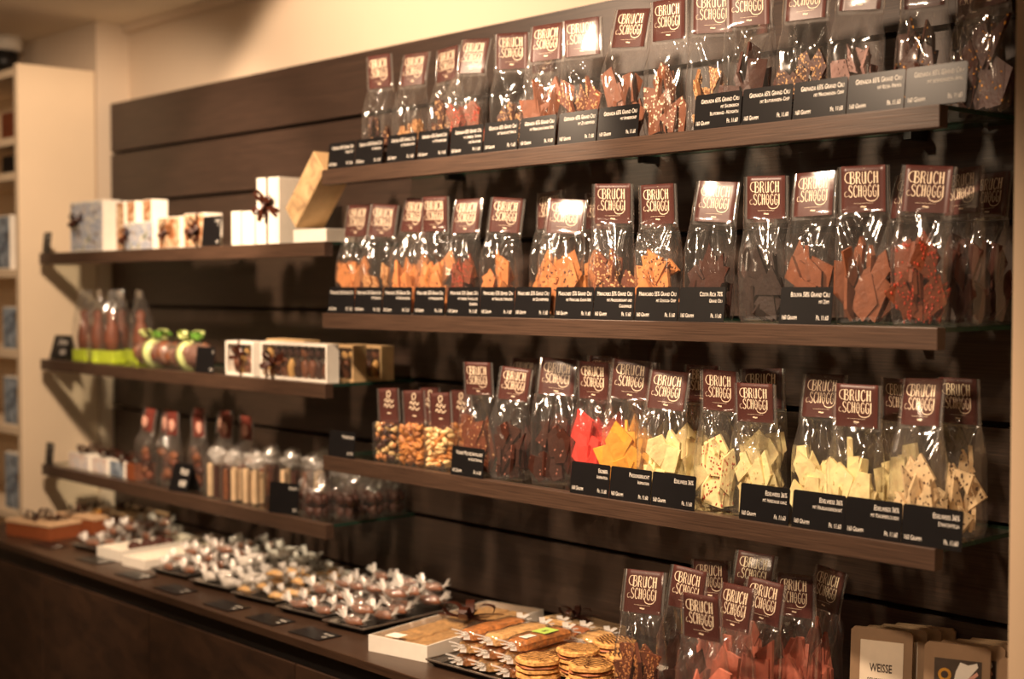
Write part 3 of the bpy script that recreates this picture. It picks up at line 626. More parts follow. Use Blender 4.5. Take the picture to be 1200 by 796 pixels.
def strip(mb, pts, wd, up=(0, 0, 1), n=5):
    P = [Vector(p) for p in cr(pts, n)]; vs = []; up = Vector(up)
    for i, p in enumerate(P):
        t = P[min(i + 1, len(P) - 1)] - P[max(i - 1, 0)]; s = t.cross(up)
        s = s.normalized() * wd / 2 if s.length > 1e-6 else Vector((wd / 2, 0, 0)); vs += [p - s, p + s]
    mb.add(vs, [(2 * i, 2 * i + 1, 2 * i + 3, 2 * i + 2) for i in range(len(P) - 1)], 0, True)
def bow(parent, loc, s, m=None, name='ribbon_bow', seed=0, M=None):
    rn = random.Random(seed); mb = MB()
    for k in range(4):
        a = k * PI / 2 + rn.uniform(-.3, .3) + .4; c, q = math.cos(a), math.sin(a); r = s * rn.uniform(.8, 1.1)
        strip(mb, [(0, 0, .1 * s), (c * r * .5, q * r * .5, .55 * s), (c * r, q * r, .5 * s), (c * r * .8, q * r * .8, .15 * s), (0, 0, .06 * s)], .32 * s, (-q, c, 0.001) if False else (c * .2, q * .2, 1))
    for k in range(3):
        a = rn.uniform(0, 6.28); c, q = math.cos(a), math.sin(a); strip(mb, [(0, 0, .1 * s), (c * s * .7, q * s * .7, .12 * s), (c * s * 1.4, q * s * 1.4, .04 * s)], .28 * s)
    mb.blob((0, 0, .12 * s), (.16 * s, .16 * s, .13 * s), seed, .1)
    o = mb.build(name, m or M_ribbon, parent); o.location = loc
    if M: o.rotation_euler = M
    return o
def box_thing(name, label, cat, x, y, z, w_, d, h, rz=0, body=None, front=None, window=False, group=None, bowat=None, tilt=0, inset=.1, seed=0):
    t = thing(name, label, cat, (x, y, z), rz, group); t.rotation_euler = (0, tilt, rz)
    body = body or M_carton
    if window:
        f = .007
        g_ = MB(); g_.box(0, w_, d - .002, d, 0, h).box(0, .002, 0, d - .002, 0, h).box(w_ - .002, w_, 0, d - .002, 0, h).box(.002, w_ - .002, 0, d - .002, 0, .002).box(.002, w_ - .002, 0, d - .002, h - .002, h)
        g_.box(.002, w_ - .002, -.001, .001, 0, f).box(.002, w_ - .002, -.001, .001, h - f, h).box(0, f, -.001, .001, f, h - f).box(w_ - f, w_, -.001, .001, f, h - f)
        g_.build('carton', body, t); MB().box(f, w_ - f, .0012, .0018, f, h - f).build('window_film', M_sheet, t)
        rn = random.Random(seed); n = max(2, int(w_ / .032))
        for k in range(n):
            cx = .012 + (w_ - .024) * (k + .5) / n; mm = (M_caramel, C_dark, M_yellow, C_milk)[rn.randrange(4)]
            MB().blob((cx, d * .5, h * .3), (w_ / n * .36, d * .3, h * .26), k, .12).build('praline', mm, t)
            MB().blob((cx, d * .5, h * .74), (w_ / n * .34, d * .3, h * .16), k + 7, .12).build('praline', (C_dark, M_yellow, C_milk, M_caramel)[rn.randrange(4)], t)
    else:
        MB().box(0, w_, 0, d, 0, h).build('carton', body, t, .0012)
        if front: MB().box(w_ * .03, w_ * .97, -.0008, -.0001, h * .03, h * .97).build('printed_front', front, t)
    if bowat:
        for kx, kz, s in bowat: bow(t, (kx * w_, -.001, kz * h), s, M=(PI / 2, 0, 0), seed=seed)
    return t
ZT, ZM, ZL, ZC = 1.6165, 1.2565, .8985, .7005
# top left shelf
price_card(-4.655, 2.056, ZT, ['Geschenke', 'klein', 'gross'], 'small grey card holder at the bookcase end of the gift box shelf', .06, .07, foot=None)
box_thing('gift_box', 'tall white gift box with blue and brown picture print and dark bow', 'box', -4.50, 2.085, ZT, .24, .06, .165, 0, M_carton, P_alp, bowat=[(.22, .6, .035)], seed=1)
box_thing('gift_box', 'narrow full height picture box right beside the blue printed gift box', 'box', -4.20, 2.10, ZT, .055, .06, .155, 0, M_carton, P_warm)
box_thing('gift_box', 'low white picture box with dark bow, two small boxes stacked on it', 'box', -4.118, 2.085, ZT, .19, .062, .085, 0, M_carton, P_alp, bowat=[(.12, .5, .034)], seed=2)
box_thing('gift_box', 'small picture box stacked on the low white box, nearer the bookcase', 'box', -4.105, 2.088, ZT + .0855, .055, .055, .066, 0, M_carton, P_warm, group='small stacked boxes')
box_thing('gift_box', 'small picture box stacked on the low white box, nearer the flowery box', 'box', -4.000, 2.088, ZT + .0855, .055, .055, .066, 0, M_carton, P_warm, group='small stacked boxes')
box_thing('gift_box', 'low flowery gift box with brown print beside the stacked boxes', 'box', -3.90, 2.085, ZT, .135, .055, .093, 0, M_carton, P_warm, bowat=[(.3, .5, .026)], seed=3)
box_thing('gift_box', 'low gift box with a shiny dark bow beside the teal price card', 'box', -3.745, 2.085, ZT, .125, .055, .098, 0, M_carton, P_warm, bowat=[(.6, .5, .04)], seed=4)
price_card(-3.595, 2.056, ZT, ['Schoggi', 'Mix'], 'dark teal card with pale writing between the gift boxes', .10, .085, foot=('', '14.90'))
box_thing('gift_box', 'slim cream box behind the teal card', 'box', -3.478, 2.085, ZT, .04, .05, .095, 0, M_carton)
box_thing('gift_box', 'slim cream box standing before the tall ribboned box', 'box', -3.415, 2.085, ZT, .05, .05, .093, 0, M_carton)
box_thing('gift_box', 'tall plain cream box tied with a brown bow, behind the leaning box', 'box', -3.345, 2.085, ZT, .095, .125, .180, .10, M_carton, bowat=[(.45, .6, .04)], seed=5)
MB().box(.041, .049, -.0012, -.0002, 0, .18).build('ribbon_band', M_ribbon, bpy.data.objects['gift_box.009'])
MB_ = MB().box(0, .06, 0, .04, 0, .185)
t = box_thing('gift_box', 'pale wooden box leaning at an angle on the end of the gift box shelf', 'box', -3.19, 2.075, ZT + .092, .075, .085, .20, -.05, M_kraft, printed('print_wood_scene', [sRGB(150, 122, 92), sRGB(196, 164, 122), sRGB(214, 184, 140)]), tilt=.80)
box_thing('gift_box', 'low grey white box lying under the leaning box', 'box', -3.16, 2.08, ZT, .15, .09, .034, 0, M_carton)
# mid left shelf
def tent_card(x, y, z, w_, h, lines, label):
    t = thing('tent_card', label, 'price card', (x, y, z), .15)
    T = Matrix.Rotation(-.3, 4, 'X'); T2 = Matrix.Translation((0, 2 * h * math.sin(.3), 0)) @ Matrix.Rotation(.3, 4, 'X')
    MB().box(0, w_, 0, .001, 0, h, 0, T).box(0, w_, -.001, 0, 0, h, 0, T2).build('card', M_slate, t)
    for i, s in enumerate(lines):
        m_ = MB(); put_text(m_, s, h * .3, w_ * .85, h * (.62 - .42 * i), -.0004, 'R', w_ * .7, .7, .0003, 0, T); m_.build('text_line', M_white, t)
tent_card(-4.655, 2.075, ZM, .10, .085, ['Zwerg', '9.80'], 'black tent price card at the bookcase end of the green ribbon shelf')
def figure_bag(x, y, z, label, seed, h=.235, green=True):
    t = thing('figure_bag', label, 'bag', (x, y, z), random.Random(seed).uniform(-.3, .3), 'cellophane bags of chocolate figures')
    f, c, l_ = bag_shape(300 + seed, .075, .06, h, (.03, .02), .62); f.build('bag_film', [M_film, M_flap], t)
    fig = MB(); fig.tube([(0, 0, .042), (0, 0, .08), (0.002, 0, .12), (0, 0, .135), (0, 0, .16), (0, 0, .172)], [.022, .025, .019, .012, .016, .004], 12)
    fig.build('chocolate_figure', C_brown, t)
    MB().box(-.034, .034, -.026, .026, .001, .04).build('base_card', M_green if green else M_caramel, t, .002)
for k, (x, y) in enumerate(((-4.43, 2.10), (-4.335, 2.10), (-4.24, 2.10), (-4.16, 2.16), (-4.35, 2.19))):
    figure_bag(x, y, ZM, ['cellophane bag with chocolate figure on green base nearest the tent card', 'cellophane bag with chocolate figure on green base, second from the tent card', 'cellophane bag with chocolate figure on green base beside the ribboned rolls',
                          'chocolate figure bag set back beside the ribboned roll', 'chocolate figure bag standing behind the front row of figure bags'][k], k)
def roll(x, y, z, L, r, label, seed):
    t = thing('chocolate_roll', label, 'wrapped sweets', (x, y, z), 0.05, 'green ribboned chocolate rolls')
    m = MB(); n = 12
    m.tube([(L * i / n, 0, r) for i in range(n + 1)], [r * (.4 + .6 * math.sin(PI * min(1, i / n * .96 + .02)) ** .35) for i in range(n + 1)], 16); m.build('wrapper', M_wrap, t)
    rn = random.Random(seed)
    for k in range(7): MB().blob((L * (.12 + .76 * k / 6), rn.uniform(-.006, .006), r), (L * .085, r * .78, r * .8), k + seed, .12).build('chocolate_piece', (M_caramel, C_brown)[k % 2], t)
    MB().tube([(L * .45, 0, r), (L * .45 + .022, 0, r)], r * 1.04, 20).build('ribbon_band', M_gribbon, t)
    bow(t, (L * .47, 0, r * 2), .05, M_gribbon, 'ribbon_bow', seed)
    lf = MB()
    for k in range(9):
        a = rn.uniform(0, 6.28); q = rn.uniform(.03, .065); strip(lf, [(0, 0, 0), (math.cos(a) * q * .5, math.sin(a) * q * .3, .018), (math.cos(a) * q, math.sin(a) * q * .4, rn.uniform(-.005, .02))], .012)
    o = lf.build('ribbon_leaves', M_leaf, t); o.location = (L * .5 + .02, 0, r * 2 + .006)
roll(-4.075, 2.115, ZM, .185, .043, 'cellophane roll of chocolates with pale green ribbon beside the figure bags', 3)
roll(-3.865, 2.115, ZM, .185, .043, 'cellophane roll of chocolates with pale green ribbon beside the small dark price card', 8)
price_card(-3.635, 2.056, ZM, ['Ei', ''], 'small dark price card between green ribboned roll and bow box', .10, .075, foot=('', '18.50'))
box_thing('window_box', 'small window box with brown bow beside the dark price card', 'box', -3.505, 2.08, ZM, .145, .05, .094, 0, M_carton, window=True, bowat=[(.55, .55, .034)], seed=6)
box_thing('window_box', 'long window box of pralines with brown bow at the shelf rail', 'box', -3.315, 2.075, ZM, .315, .036, .098, 0, M_carton, window=True, bowat=[(.2, .45, .04)], seed=7)
box_thing('window_box', 'kraft window box with yellow pralines standing right behind the long one', 'box', -3.17, 2.15, ZM, .18, .04, .094, 0, M_kraft, window=True, seed=8)
box_thing('window_box', 'rearmost kraft window box by the glass shelf end', 'box', -3.15, 2.24, ZM, .16, .04, .09, 0, M_kraft, window=True, seed=9)
box_thing('window_box', 'kraft window box hidden behind the bow box and long window box', 'box', -3.42, 2.16, ZM, .19, .05, .10, 0, M_kraft, window=True, seed=10)
# low left shelf
price_card(-4.655, 2.056, ZL, ['Truffes', 'mix', 'klein'], 'small grey price card at the bookcase end of the lowest gift shelf', .06, .075, foot=None)
for k, (x, w_, fr, lab) in enumerate(((-4.53, .15, P_petal, 'small pale box with brown bow beside the grey price card'), (-4.36, .11, P_petal, 'second small pale box with brown bow on the lowest gift shelf'),
                                     (-4.235, .10, P_blue, 'small blue grey box with brown bow beside the brown box'), (-4.12, .06, M_brn, 'small plain brown box with bow before the red labelled bags'))):
    t = box_thing('gift_box', lab, 'box', x, 2.085, ZL, w_, .07, .05, 0, M_carton if k < 3 else M_brn, fr, group='small bow boxes')
    bow(t, (w_ / 2, .03, .05), .045, seed=20 + k)
def label_bag(x, y, z, label, seed, rz):
    t = thing('treat_bag', label, 'bag', (x, y, z), rz, 'red labelled treat bags')
    f, c, l_ = bag_shape(500 + seed, .07, .045, .225, (.046, .068), .5); f.build('bag_film', [M_film, M_flap], t)
    cc = c.build('label_card', M_redcard, t); m = MB(); rr = random.Random(seed)
    MB().blob((0, -.003, .185), (.014, .0012, .018), seed, .1).build('picture', M_pinkpic, cc)
    for k in range(5): MB().blob((rr.uniform(-.015, .015), rr.uniform(-.006, .006), .018 + k * .019), (.016, .011, .013), seed + k, .2).build('sweet', (C_brown, M_caramel, C_dark)[k % 3], t)
for k, (x, y) in enumerate(((-4.02, 2.10), (-3.945, 2.13), (-3.85, 2.10), (-3.76, 2.14), (-3.68, 2.18), (-3.60, 2.20), (-3.80, 2.24), (-3.93, 2.23))):
    label_bag(x, y, ZL, ['red labelled treat bag nearest the brown bow box', 'red labelled treat bag second from the brown bow box', 'red labelled treat bag just before the black tent card', 'treat bag with a dark label behind the tent card',
                         'red labelled treat bag set back, first beyond the tent card', 'red labelled treat bag set back, nearest the white capped bags', 'rear treat bag seen between the labels beyond the tent card', 'rear treat bag seen behind the second red labelled bag'][k], k, .2)
tent_card(-3.80, 2.058, ZL, .085, .085, ['Pilze', '8.80'], 'grey black tent price card before the white capped bags')
M_cap = film('frosted_wrap', haze=.3, base=.08, edge=.4, bump=.5, bscale=40, rough=.2)
def stick_bag(x, y, z, label, seed, pale):
    t = thing('stick_bag', label, 'bag', (x, y, z), .1 * seed, 'frosted bags of sweet sticks'); rn = random.Random(seed)
    for k in range(4): MB().box(-.007, .007, -.007, .007, 0, .085 + rn.uniform(0, .012), 0, Matrix.Translation((-.018 + .036 * (k % 2), -.011 + .022 * (k // 2), .003))).build('sweet_stick', (M_stick if pale else C_dark) if k % 2 else (M_caramel if seed % 2 else M_stick), t, .003)
    m = MB().tube([(0, 0, .001), (0, 0, .05), (0, 0, .095), (.004, 0, .12), (.008, 0, .135), (.016, 0, .15)], [.035, .037, .038, .036, .026, .014], 14, cap=False); m.build('bag_film', M_film, t)
    m = MB(); m.blob((.006, 0, .122), (.034, .028, .018), seed, .3, 0, 14, 9); m.build('frosted_top', M_cap, t)
for k, (x, y) in enumerate(((-3.575, 2.09), (-3.485, 2.09), (-3.395, 2.10), (-3.47, 2.20), (-3.36, 2.20), (-3.25, 2.20), (-3.30, 2.27))):
    stick_bag(x, y, ZL, ['white capped bag with dark sticks beside the tent card', 'white capped bag with cream and pink sticks, second in front', 'white capped bag with pale and brown sticks beside the Amaretti card', 'rear white capped bag behind the second front one',
                         'rear white capped bag behind the price card', 'rear white capped bag by the dark praline bags', 'rearmost white capped bag under the bag shelf end'][k], k, k in (1, 2, 5))
price_card(-3.255, 2.058, ZL, ['Amaretti', ''], 'tilted dark price card reading Amaretti among the wrapped bags', .105, .082, rz=.25, foot=('', '8.50'))
def dark_bag(x, y, z, label, seed):
    t = thing('praline_bag', label, 'bag', (x, y, z), .3, 'bags of dark pralines at the glass shelf end'); rn = random.Random(seed)
    for k in range(8): MB().blob((-.014 + .028 * (k % 2), -.012 + .024 * (k // 2 % 2), .016 + .03 * (k // 4)), (.014, .012, .015), k + seed, .15).build('praline', C_dark, t)
    f, c, l_ = bag_shape(700 + seed, .07, .058, .118, (.03, .02), .6); f.build('bag_film', [M_film, M_flap], t)
db = [(-3.085, 2.10), (-3.022, 2.155), (-3.018, 2.225), (-3.018, 2.295), (-3.10, 2.175), (-3.10, 2.25), (-3.17, 2.14), (-3.18, 2.29)]
dl = ['foremost bag of dark pralines beside the Amaretti card', 'bag of dark pralines second along the glass edge', 'bag of dark pralines third along the glass edge', 'rearmost bag of dark pralines along the glass edge',
      'bag of dark pralines in the inner row behind the foremost', 'bag of dark pralines in the inner row toward the cladding', 'bag of dark pralines right behind the Amaretti card', 'bag of dark pralines in the back corner by the white capped bags']
for k, (x, y) in enumerate(db): dark_bag(x, y, ZL, dl[k], k)

# ---------------------------------------------------------------- worktop
def flat_card(x, y, rz, lines, label):
    t = thing('counter_label', label, 'price card', (x, y, ZC), rz, 'small dark labels lying on the worktop'); T = Matrix.Rotation(-PI / 2, 4, 'X')
    MB().box(0, .12, 0, .065, 0, .002).build('card', M_slate, t)
    for i, s in enumerate(lines):
        m_ = MB(); vs, fs = text_mesh('t', s, .012, .0002); x1 = max(v[0] for v in vs); m_.add([(.112 - (x1 - v[0]) * .75, .042 - .02 * i + v[1], .0024) for v in vs], fs, 0); m_.build('text_line', M_white, t)
for x, y, s, lab in ((-4.27, 1.84, 'Cremant', 'counter label nearest the brown gift boxes'), (-3.95, 1.835, 'Mousse', 'counter label before the first white open box'), (-3.67, 1.82, 'Rahmtafel', 'counter label before the second white open box and tray'),
                     (-3.43, 1.81, 'Truffes', 'counter label before the brown candy tray'), (-3.17, 1.81, 'Caramel', 'counter label before the frosted candy tray'), (-2.97, 1.81, 'Mandel', 'counter label before the yellow biscuit tray'), (-2.78, 1.81, 'Nougat', 'counter label nearest the almond biscuit box')):
    flat_card(x, y, .02, [s, '4.50'], lab)
for k, (x, y, rz, w_, d, h, m, lab) in enumerate(((-4.49, 1.85, .25, .22, .12, .052, M_brn, 'brown gift box with pale lid and dark bow at the worktop edge'), (-4.49, 2.02, .2, .2, .12, .055, M_brn, 'brown gift box with gold touched bow behind the front one'),
                                                 (-4.56, 2.17, .05, .28, .14, .045, M_brn, 'wide pale lidded box with a dark bow in the corner by the bookcase'))):
    t = thing('gift_box', lab, 'box', (x, y, ZC), rz); MB().box(0, w_, 0, d, 0, h - .01).build('carton', m, t, .001); MB().box(-.002, w_ + .002, -.002, d + .002, h - .0095, h).build('lid', M_lidtop, t, .001)
    bow(t, (w_ * .35, d * .5, h), .05, seed=40 + k); o = bow(t, (w_ * .72, d * .6, h), .03, M_goldr if k == 1 else M_ribbon, seed=50 + k)
# one wrapped sweet of each kind, then copies
def wrapped(kind, seed):
    t = thing('wrapped_candy', 'x', 'wrapped sweet', (0, 0, 0)); rn = random.Random(seed)
    cm = {'brown': M_caramel, 'white': M_carton, 'yellow': M_yellow, 'dark': C_dark, 'flor': M_flor}[kind]
    MB().blob((0, 0, .013), (.036, .017, .011), seed, .14, 0, 12, 8).build('candy', cm, t)
    MB().blob((0, 0, .015), (.043, .023, .015), seed + 3, .16, 0, 16, 10).build('wrapper', M_tuft if kind == 'white' else M_wrap, t)
    for s in (-1, 1):
        m = MB().blob((s * .040, 0, .018), (.006, .006, .005), seed, .1, 0, 7, 5)
        for k in range(7):
            a = rn.uniform(-.75, .75); e = rn.uniform(.1, 1.2); L = rn.uniform(.014, .03)
            strip(m, [(s * .038, 0, .018), (s * (.038 + L * .5 * math.cos(a)), L * .5 * math.sin(a), .02 + L * .4 * e), (s * (.038 + L * math.cos(a)), L * math.sin(a) * 1.1, .022 + L * e)], rn.uniform(.008, .018))
        m.build('twisted_end', M_tuft, t)
    return t
PROTO = {}
NUDGE = {0:(-10,-221,35),1:(99,-143,19),2:(-5,-74,11),3:(-47,-157,15),4:(20,58,72),5:(-88,-44,34),6:(23,66,40),7:(-7,-59,60),8:(79,134,64),9:(-3,77,65),10:(-63,293,20),11:(-132,-242,20),12:(223,-230,88),13:(-281,-105,127),14:(-153,-9,43),15:(271,-138,96),16:(131,-45,0),17:(-106,-81,27),18:(-145,-33,0),19:(268,-151,107),20:(125,43,155),21:(-291,-71,143),22:(-163,16,119),23:(143,-5,33),24:(172,73,0),25:(-127,83,67),26:(228,72,98),27:(-168,83,18),29:(172,246,103),30:(-145,100,14),31:(-124,-16,0),32:(134,269,96),33:(116,13,57),34:(-112,-65,29),35:(127,-84,23),36:(-136,-75,24),37:(158,-65,46),38:(-94,-58,34),39:(8,-20,25),40:(104,-6,27),41:(-70,2,26),42:(-23,24,19),43:(86,-13,35),44:(-117,-22,25),45:(269,132,120),46:(-71,-7,212),47:(-116,62,18),48:(-104,-30,5),49:(76,186,20),50:(100,32,0),51:(-144,53,21),52:(-112,12,41),53:(151,247,60),54:(109,17,25),55:(-128,-271,77),56:(116,-117,26),57:(-149,-153,64),58:(-115,-15,52),59:(182,-118,58),60:(125,4,0),61:(-270,-130,90),62:(18,-12,54),63:(212,-70,62),64:(-210,-37,82),65:(-8,23,0),66:(142,24,34),67:(-154,60,82),68:(86,39,27),70:(-121,122,66),71:(248,169,78),72:(-143,245,76),73:(37,99,23),74:(-103,-146,29),75:(215,-209,82),76:(-171,-63,17),78:(183,-106,17),79:(-152,-20,57),80:(282,-103,110),81:(-33,-51,116),82:(-131,-2,23),83:(-99,-11,0),84:(98,-34,21),85:(92,85,9),86:(-120,32,32),88:(22,85,45),89:(-112,45,30),90:(233,158,104),91:(-121,54,15),92:(-125,-8,0),93:(64,167,16),94:(125,8,0),95:(29,-233,16),96:(-29,-230,208),97:(129,-155,31),98:(69,18,64),99:(3,-45,124),100:(-277,121,32),101:(-11,36,94),102:(154,231,147),103:(-41,297,81),104:(-17,39,88)}   # tenths of a millimetre, so that no two sweets share space
N_SWEET = [0]
def sweet(kind, x, y, z, rz, label, group, tilt=0, s=1):
    if kind not in PROTO: o = PROTO[kind] = wrapped(kind, hash_(kind))
    else: o = copy_tree(PROTO[kind])
    dx, dy, dz = NUDGE.get(N_SWEET[0], (0, 0, 0)); N_SWEET[0] += 1
    o.location = (x + dx * 1e-4, y + dy * 1e-4, z + dz * 1e-4); o.rotation_euler = (tilt, 0, rz); o.scale = (s, s, s); tag(o, label, 'wrapped sweet', group); return o
def tray(x, y, w_, d, rz, label, kind=None, n=(3, 5), clab='', group='', foil=True, seed=0):
    t = thing('serving_tray', label, 'tray', (x, y, ZC), rz, 'foil edged serving trays')
    m = MB(); r = .012
    m.box(0, w_, 0, d, .0, .003, 1); m.add([(0, 0, .003), (w_, 0, .003), (w_, d, .003), (0, d, .003), (-r, -r, .014), (w_ + r, -r, .014), (w_ + r, d + r, .014), (-r, d + r, .014)], [(0, 1, 5, 4), (1, 2, 6, 5), (2, 3, 7, 6), (3, 0, 4, 7)], 0)
    m.add([(0, 0, .0015), (w_, 0, .0015), (w_, d, .0015), (0, d, .0015), (-r, -r, .0125), (w_ + r, -r, .0125), (w_ + r, d + r, .0125), (-r, d + r, .0125)], [(4, 5, 1, 0), (5, 6, 2, 1), (6, 7, 3, 2), (7, 4, 0, 3)], 1)
    for q in ((-r, w_ + r, -r, -r + .003), (-r, w_ + r, d + r - .003, d + r), (-r, -r + .003, -r + .003, d + r - .003), (w_ + r - .003, w_ + r, -r + .003, d + r - .003)): m.box(*q, .0126, .0155, 0)
    m.build('tray_body', [M_silver, M_traybase], t)
    if kind:
        rn = random.Random(seed); a, b = n
        for j in range(b):
            for i in range(a):
                for lay in range(2):
                    if lay and (j in (0,) or rn.random() < .35): continue
                    u, v = w_ * (i + .5) / a + rn.uniform(-.006, .006), .02 + (d - .04) * (j + .5) / b + rn.uniform(-.006, .006) + lay * .015
                    X = x + u * math.cos(rz) - v * math.sin(rz); Y = y + u * math.sin(rz) + v * math.cos(rz)
                    sweet(kind, X, Y, ZC + .0045 + lay * .031, rz + rn.uniform(-.25, .25), clab, group, rn.uniform(-.12, .12), rn.uniform(.74, .84) * (1.15 if a == 1 else 1))
TY = 1.915; TR = .10
tray(-4.12, TY, .13, .33, TR, 'foil tray of wrapped sweets nearest the brown gift boxes', 'brown', (1, 7), 'clear wrapped brown sweet on the tray nearest the gift boxes', 'sweets on the tray by the gift boxes', seed=1)
def open_box(x, y, w_, d, h, rz, label):
    t = thing('open_box', label, 'box', (x, y, ZC), rz, 'low white open boxes')
    MB().box(0, w_, 0, d, 0, .003).box(0, .004, 0, d, .003, h).box(w_ - .004, w_, 0, d, .003, h).box(.004, w_ - .004, 0, .004, .003, h).box(.004, w_ - .004, d - .004, d, .003, h).build('carton', M_carton, t)
    return t
open_box(-3.945, 1.90, .125, .30, .032, TR, 'white open box of brown pralines near the far trays')
for k in range(6): MBt = thing('praline_ball', 'dark praline lying in the white open box', 'praline', (-3.885 - .04 * (k // 2) * .6 + .05 * (k % 2) - .02, 2.00 + .055 * (k // 2), ZC + .0042), 0, 'pralines in the white open box'); MB().blob((0, 0, .017), (.02, .02, .017), k, .08).build('praline_body', C_dark, MBt)
open_box(-3.775, 1.895, .115, .30, .028, TR, 'white open box, emptier, beside the brown candy tray')
tray(-3.61, TY, .15, .33, TR, 'foil tray of clear wrapped brown candies next to the empty open box', 'brown', (2, 7), 'clear wrapped brown candy on the tray after the open boxes', 'brown candies after the open boxes', seed=2)
tray(-3.395, TY, .155, .33, TR, 'foil tray heaped with frosted white wrappers', 'white', (2, 7), 'frosted white wrapped sweet on the heaped tray', 'frosted sweets', seed=3)
tray(-3.18, TY, .155, .33, TR, 'foil tray of yellow almond biscuits in clear wrap', 'yellow', (2, 7), 'yellow biscuit in clear twisted wrap', 'yellow wrapped biscuits', seed=4)
tray(-2.965, TY, .155, .33, TR, 'foil tray of brown candies after the yellow biscuits', 'brown', (2, 7), 'clear wrapped brown candy on the tray after the yellow biscuits', 'brown candies after the yellow biscuits', seed=5)
tray(-2.765, TY, .12, .31, TR, 'foil tray of long brown candies beside the almond biscuit box', 'brown', (1, 7), 'clear wrapped brown candy beside the almond biscuit box', 'brown candies by the almond box', seed=6)
# almond biscuit box
rz = .20
t = thing('biscuit_box', 'long white box of golden almond biscuits under a clear lid with brown bow', 'box', (-2.515, 1.845, ZC), rz)
W2, D2, H2 = .168, .43, .036
MB().box(0, W2, 0, D2, 0, .003).box(0, .004, 0, D2, .003, H2).box(W2 - .004, W2, 0, D2, .003, H2).box(.004, W2 - .004, 0, .004, .003, H2).box(.004, W2 - .004, D2 - .004, D2, .003, H2).build('carton', M_carton, t)
for i in range(2):
    for j in range(4):
        x0, y0 = .009 + i * .076, .012 + j * .102
        MB().box(x0, x0 + .073, y0, y0 + .098, .004, .027).build('almond_biscuit', M_flor2, t, .006)
MB().box(.001, W2 - .001, .001, D2 - .001, H2 + .0004, H2 + .0012).build('clear_lid', M_sheet, t)
MB().box(W2 * .22, W2 * .45, .012, .045, H2 + .0014, H2 + .0018).build('sticker', M_carton, t)
m = MB().box(-.0012, W2 + .0012, D2 * .56, D2 * .56 + .014, H2 + .0014, H2 + .0024); m.build('ribbon_band', M_ribbon, t); bow(t, (W2 * .55, D2 * .56, H2 + .002), .062, seed=61)
t = thing('biscuit_box', 'kraft topped box with dark bow behind the biscuit bars', 'box', (-2.37, 2.235, ZC), -.05)
MB().box(0, .19, 0, .085, 0, .04).build('carton', M_kraft, t, .001); MB().box(.008, .182, .008, .077, .0402, .0412).build('clear_lid', M_sheet, t); bow(t, (.06, .05, .041), .04, seed=62)
# biscuit tray at the front
tray(-2.325, 1.875, .44, .30, .05, 'large foil tray carrying wrapped biscuit bars and round cookies')
zt = ZC + .0045
def bar(x, y, z, rz, L, wd, h, m, label, sticker=False, tilt=0):
    t = thing('biscuit_bar', label, 'biscuit', (x, y, z), rz); t.rotation_euler = (0, tilt, rz)
    g = MB(); n = 10; r2 = random.Random(int(abs(x) * 1000)); vs = []
    for i in range(n + 1):
        q = wd / 2 * (1 + r2.uniform(-.07, .07)) * (.72 if i in (0, n) else 1); hh = h * (1 + r2.uniform(-.08, .08)) * (.8 if i in (0, n) else 1); X = L * i / n
        vs += [(X, -q, .002), (X, -q, hh * .7), (X, -q * .7, hh), (X, q * .7, hh), (X, q, hh * .7), (X, q, .002)]
    fs = [(i * 6 + k, i * 6 + (k + 1) % 6, (i + 1) * 6 + (k + 1) % 6, (i + 1) * 6 + k) for i in range(n) for k in range(6)] + [tuple(range(5, -1, -1)), tuple(range(n * 6, n * 6 + 6))]
    g.add(vs, fs, 0, False); g.build('biscuit', m, t)
    s_ = MB(); vs2 = [(v[0] * 1.05 - L * .025, v[1] * 1.1, v[2] * 1.1) for v in vs]; s_.add(vs2, fs, 0, True); s_.build('wrapper', M_film, t)
    for s in (0, 1):
        q = s * 2 - 1; tf = MB().blob((L * s + q * .004, 0, h * .6), (.009, .009, .006), s, .1, 0, 7, 5)
        for k in range(6): a = -.75 + .3 * k; strip(tf, [(L * s, 0, h * .6), (L * s + q * .010, a * .014, h * (.5 + .2 * (k % 3))), (L * s + q * .022, a * .03, h * (.4 + .35 * (k % 3)))], .013)
        tf.build('twisted_end', M_tuft, t)
    if sticker:
        MB().box(L * .46, L * .74, -wd * .36, wd * .36, h * 1.12, h * 1.14).build('sticker', M_lightgreen, t)
        MB().box(L * .14, L * .34, -wd * .3, wd * .1, h * 1.12, h * 1.14).build('price_sticker', M_carton, t)
        m_ = MB(); vs_, fs_ = text_mesh('t', 'BIO', .012, .0004); m_.add([(L * .53 + v[0] * .9, -wd * .12 + v[1], h * 1.15) for v in vs_], fs_, 0); m_.build('text_line', M_ink, t)
BY = ('lowest', 'middle', 'topmost')
BC = ('bar pile beside the almond biscuit box', 'middle bar pile', 'bar pile next to the round cookies')
for c_ in range(3):
    for lay in range(3):
        stk = c_ == 2 and lay == 2
        lab = ('brown biscuit bar with a green and a white sticker' if stk else f'wrapped bar, {BY[lay]} layer of the {BC[c_]}')
        bar(-2.272 + .066 * c_ + .003 * lay, 1.905 + .006 * lay + .006 * c_, zt + .001 + lay * .0262, 1.62 + .03 * (lay - 1), .165, .052, .022, (M_flor, M_flor2, M_flor, M_flor2)[(c_ + lay) % 4] if not stk else M_flor, lab, stk)
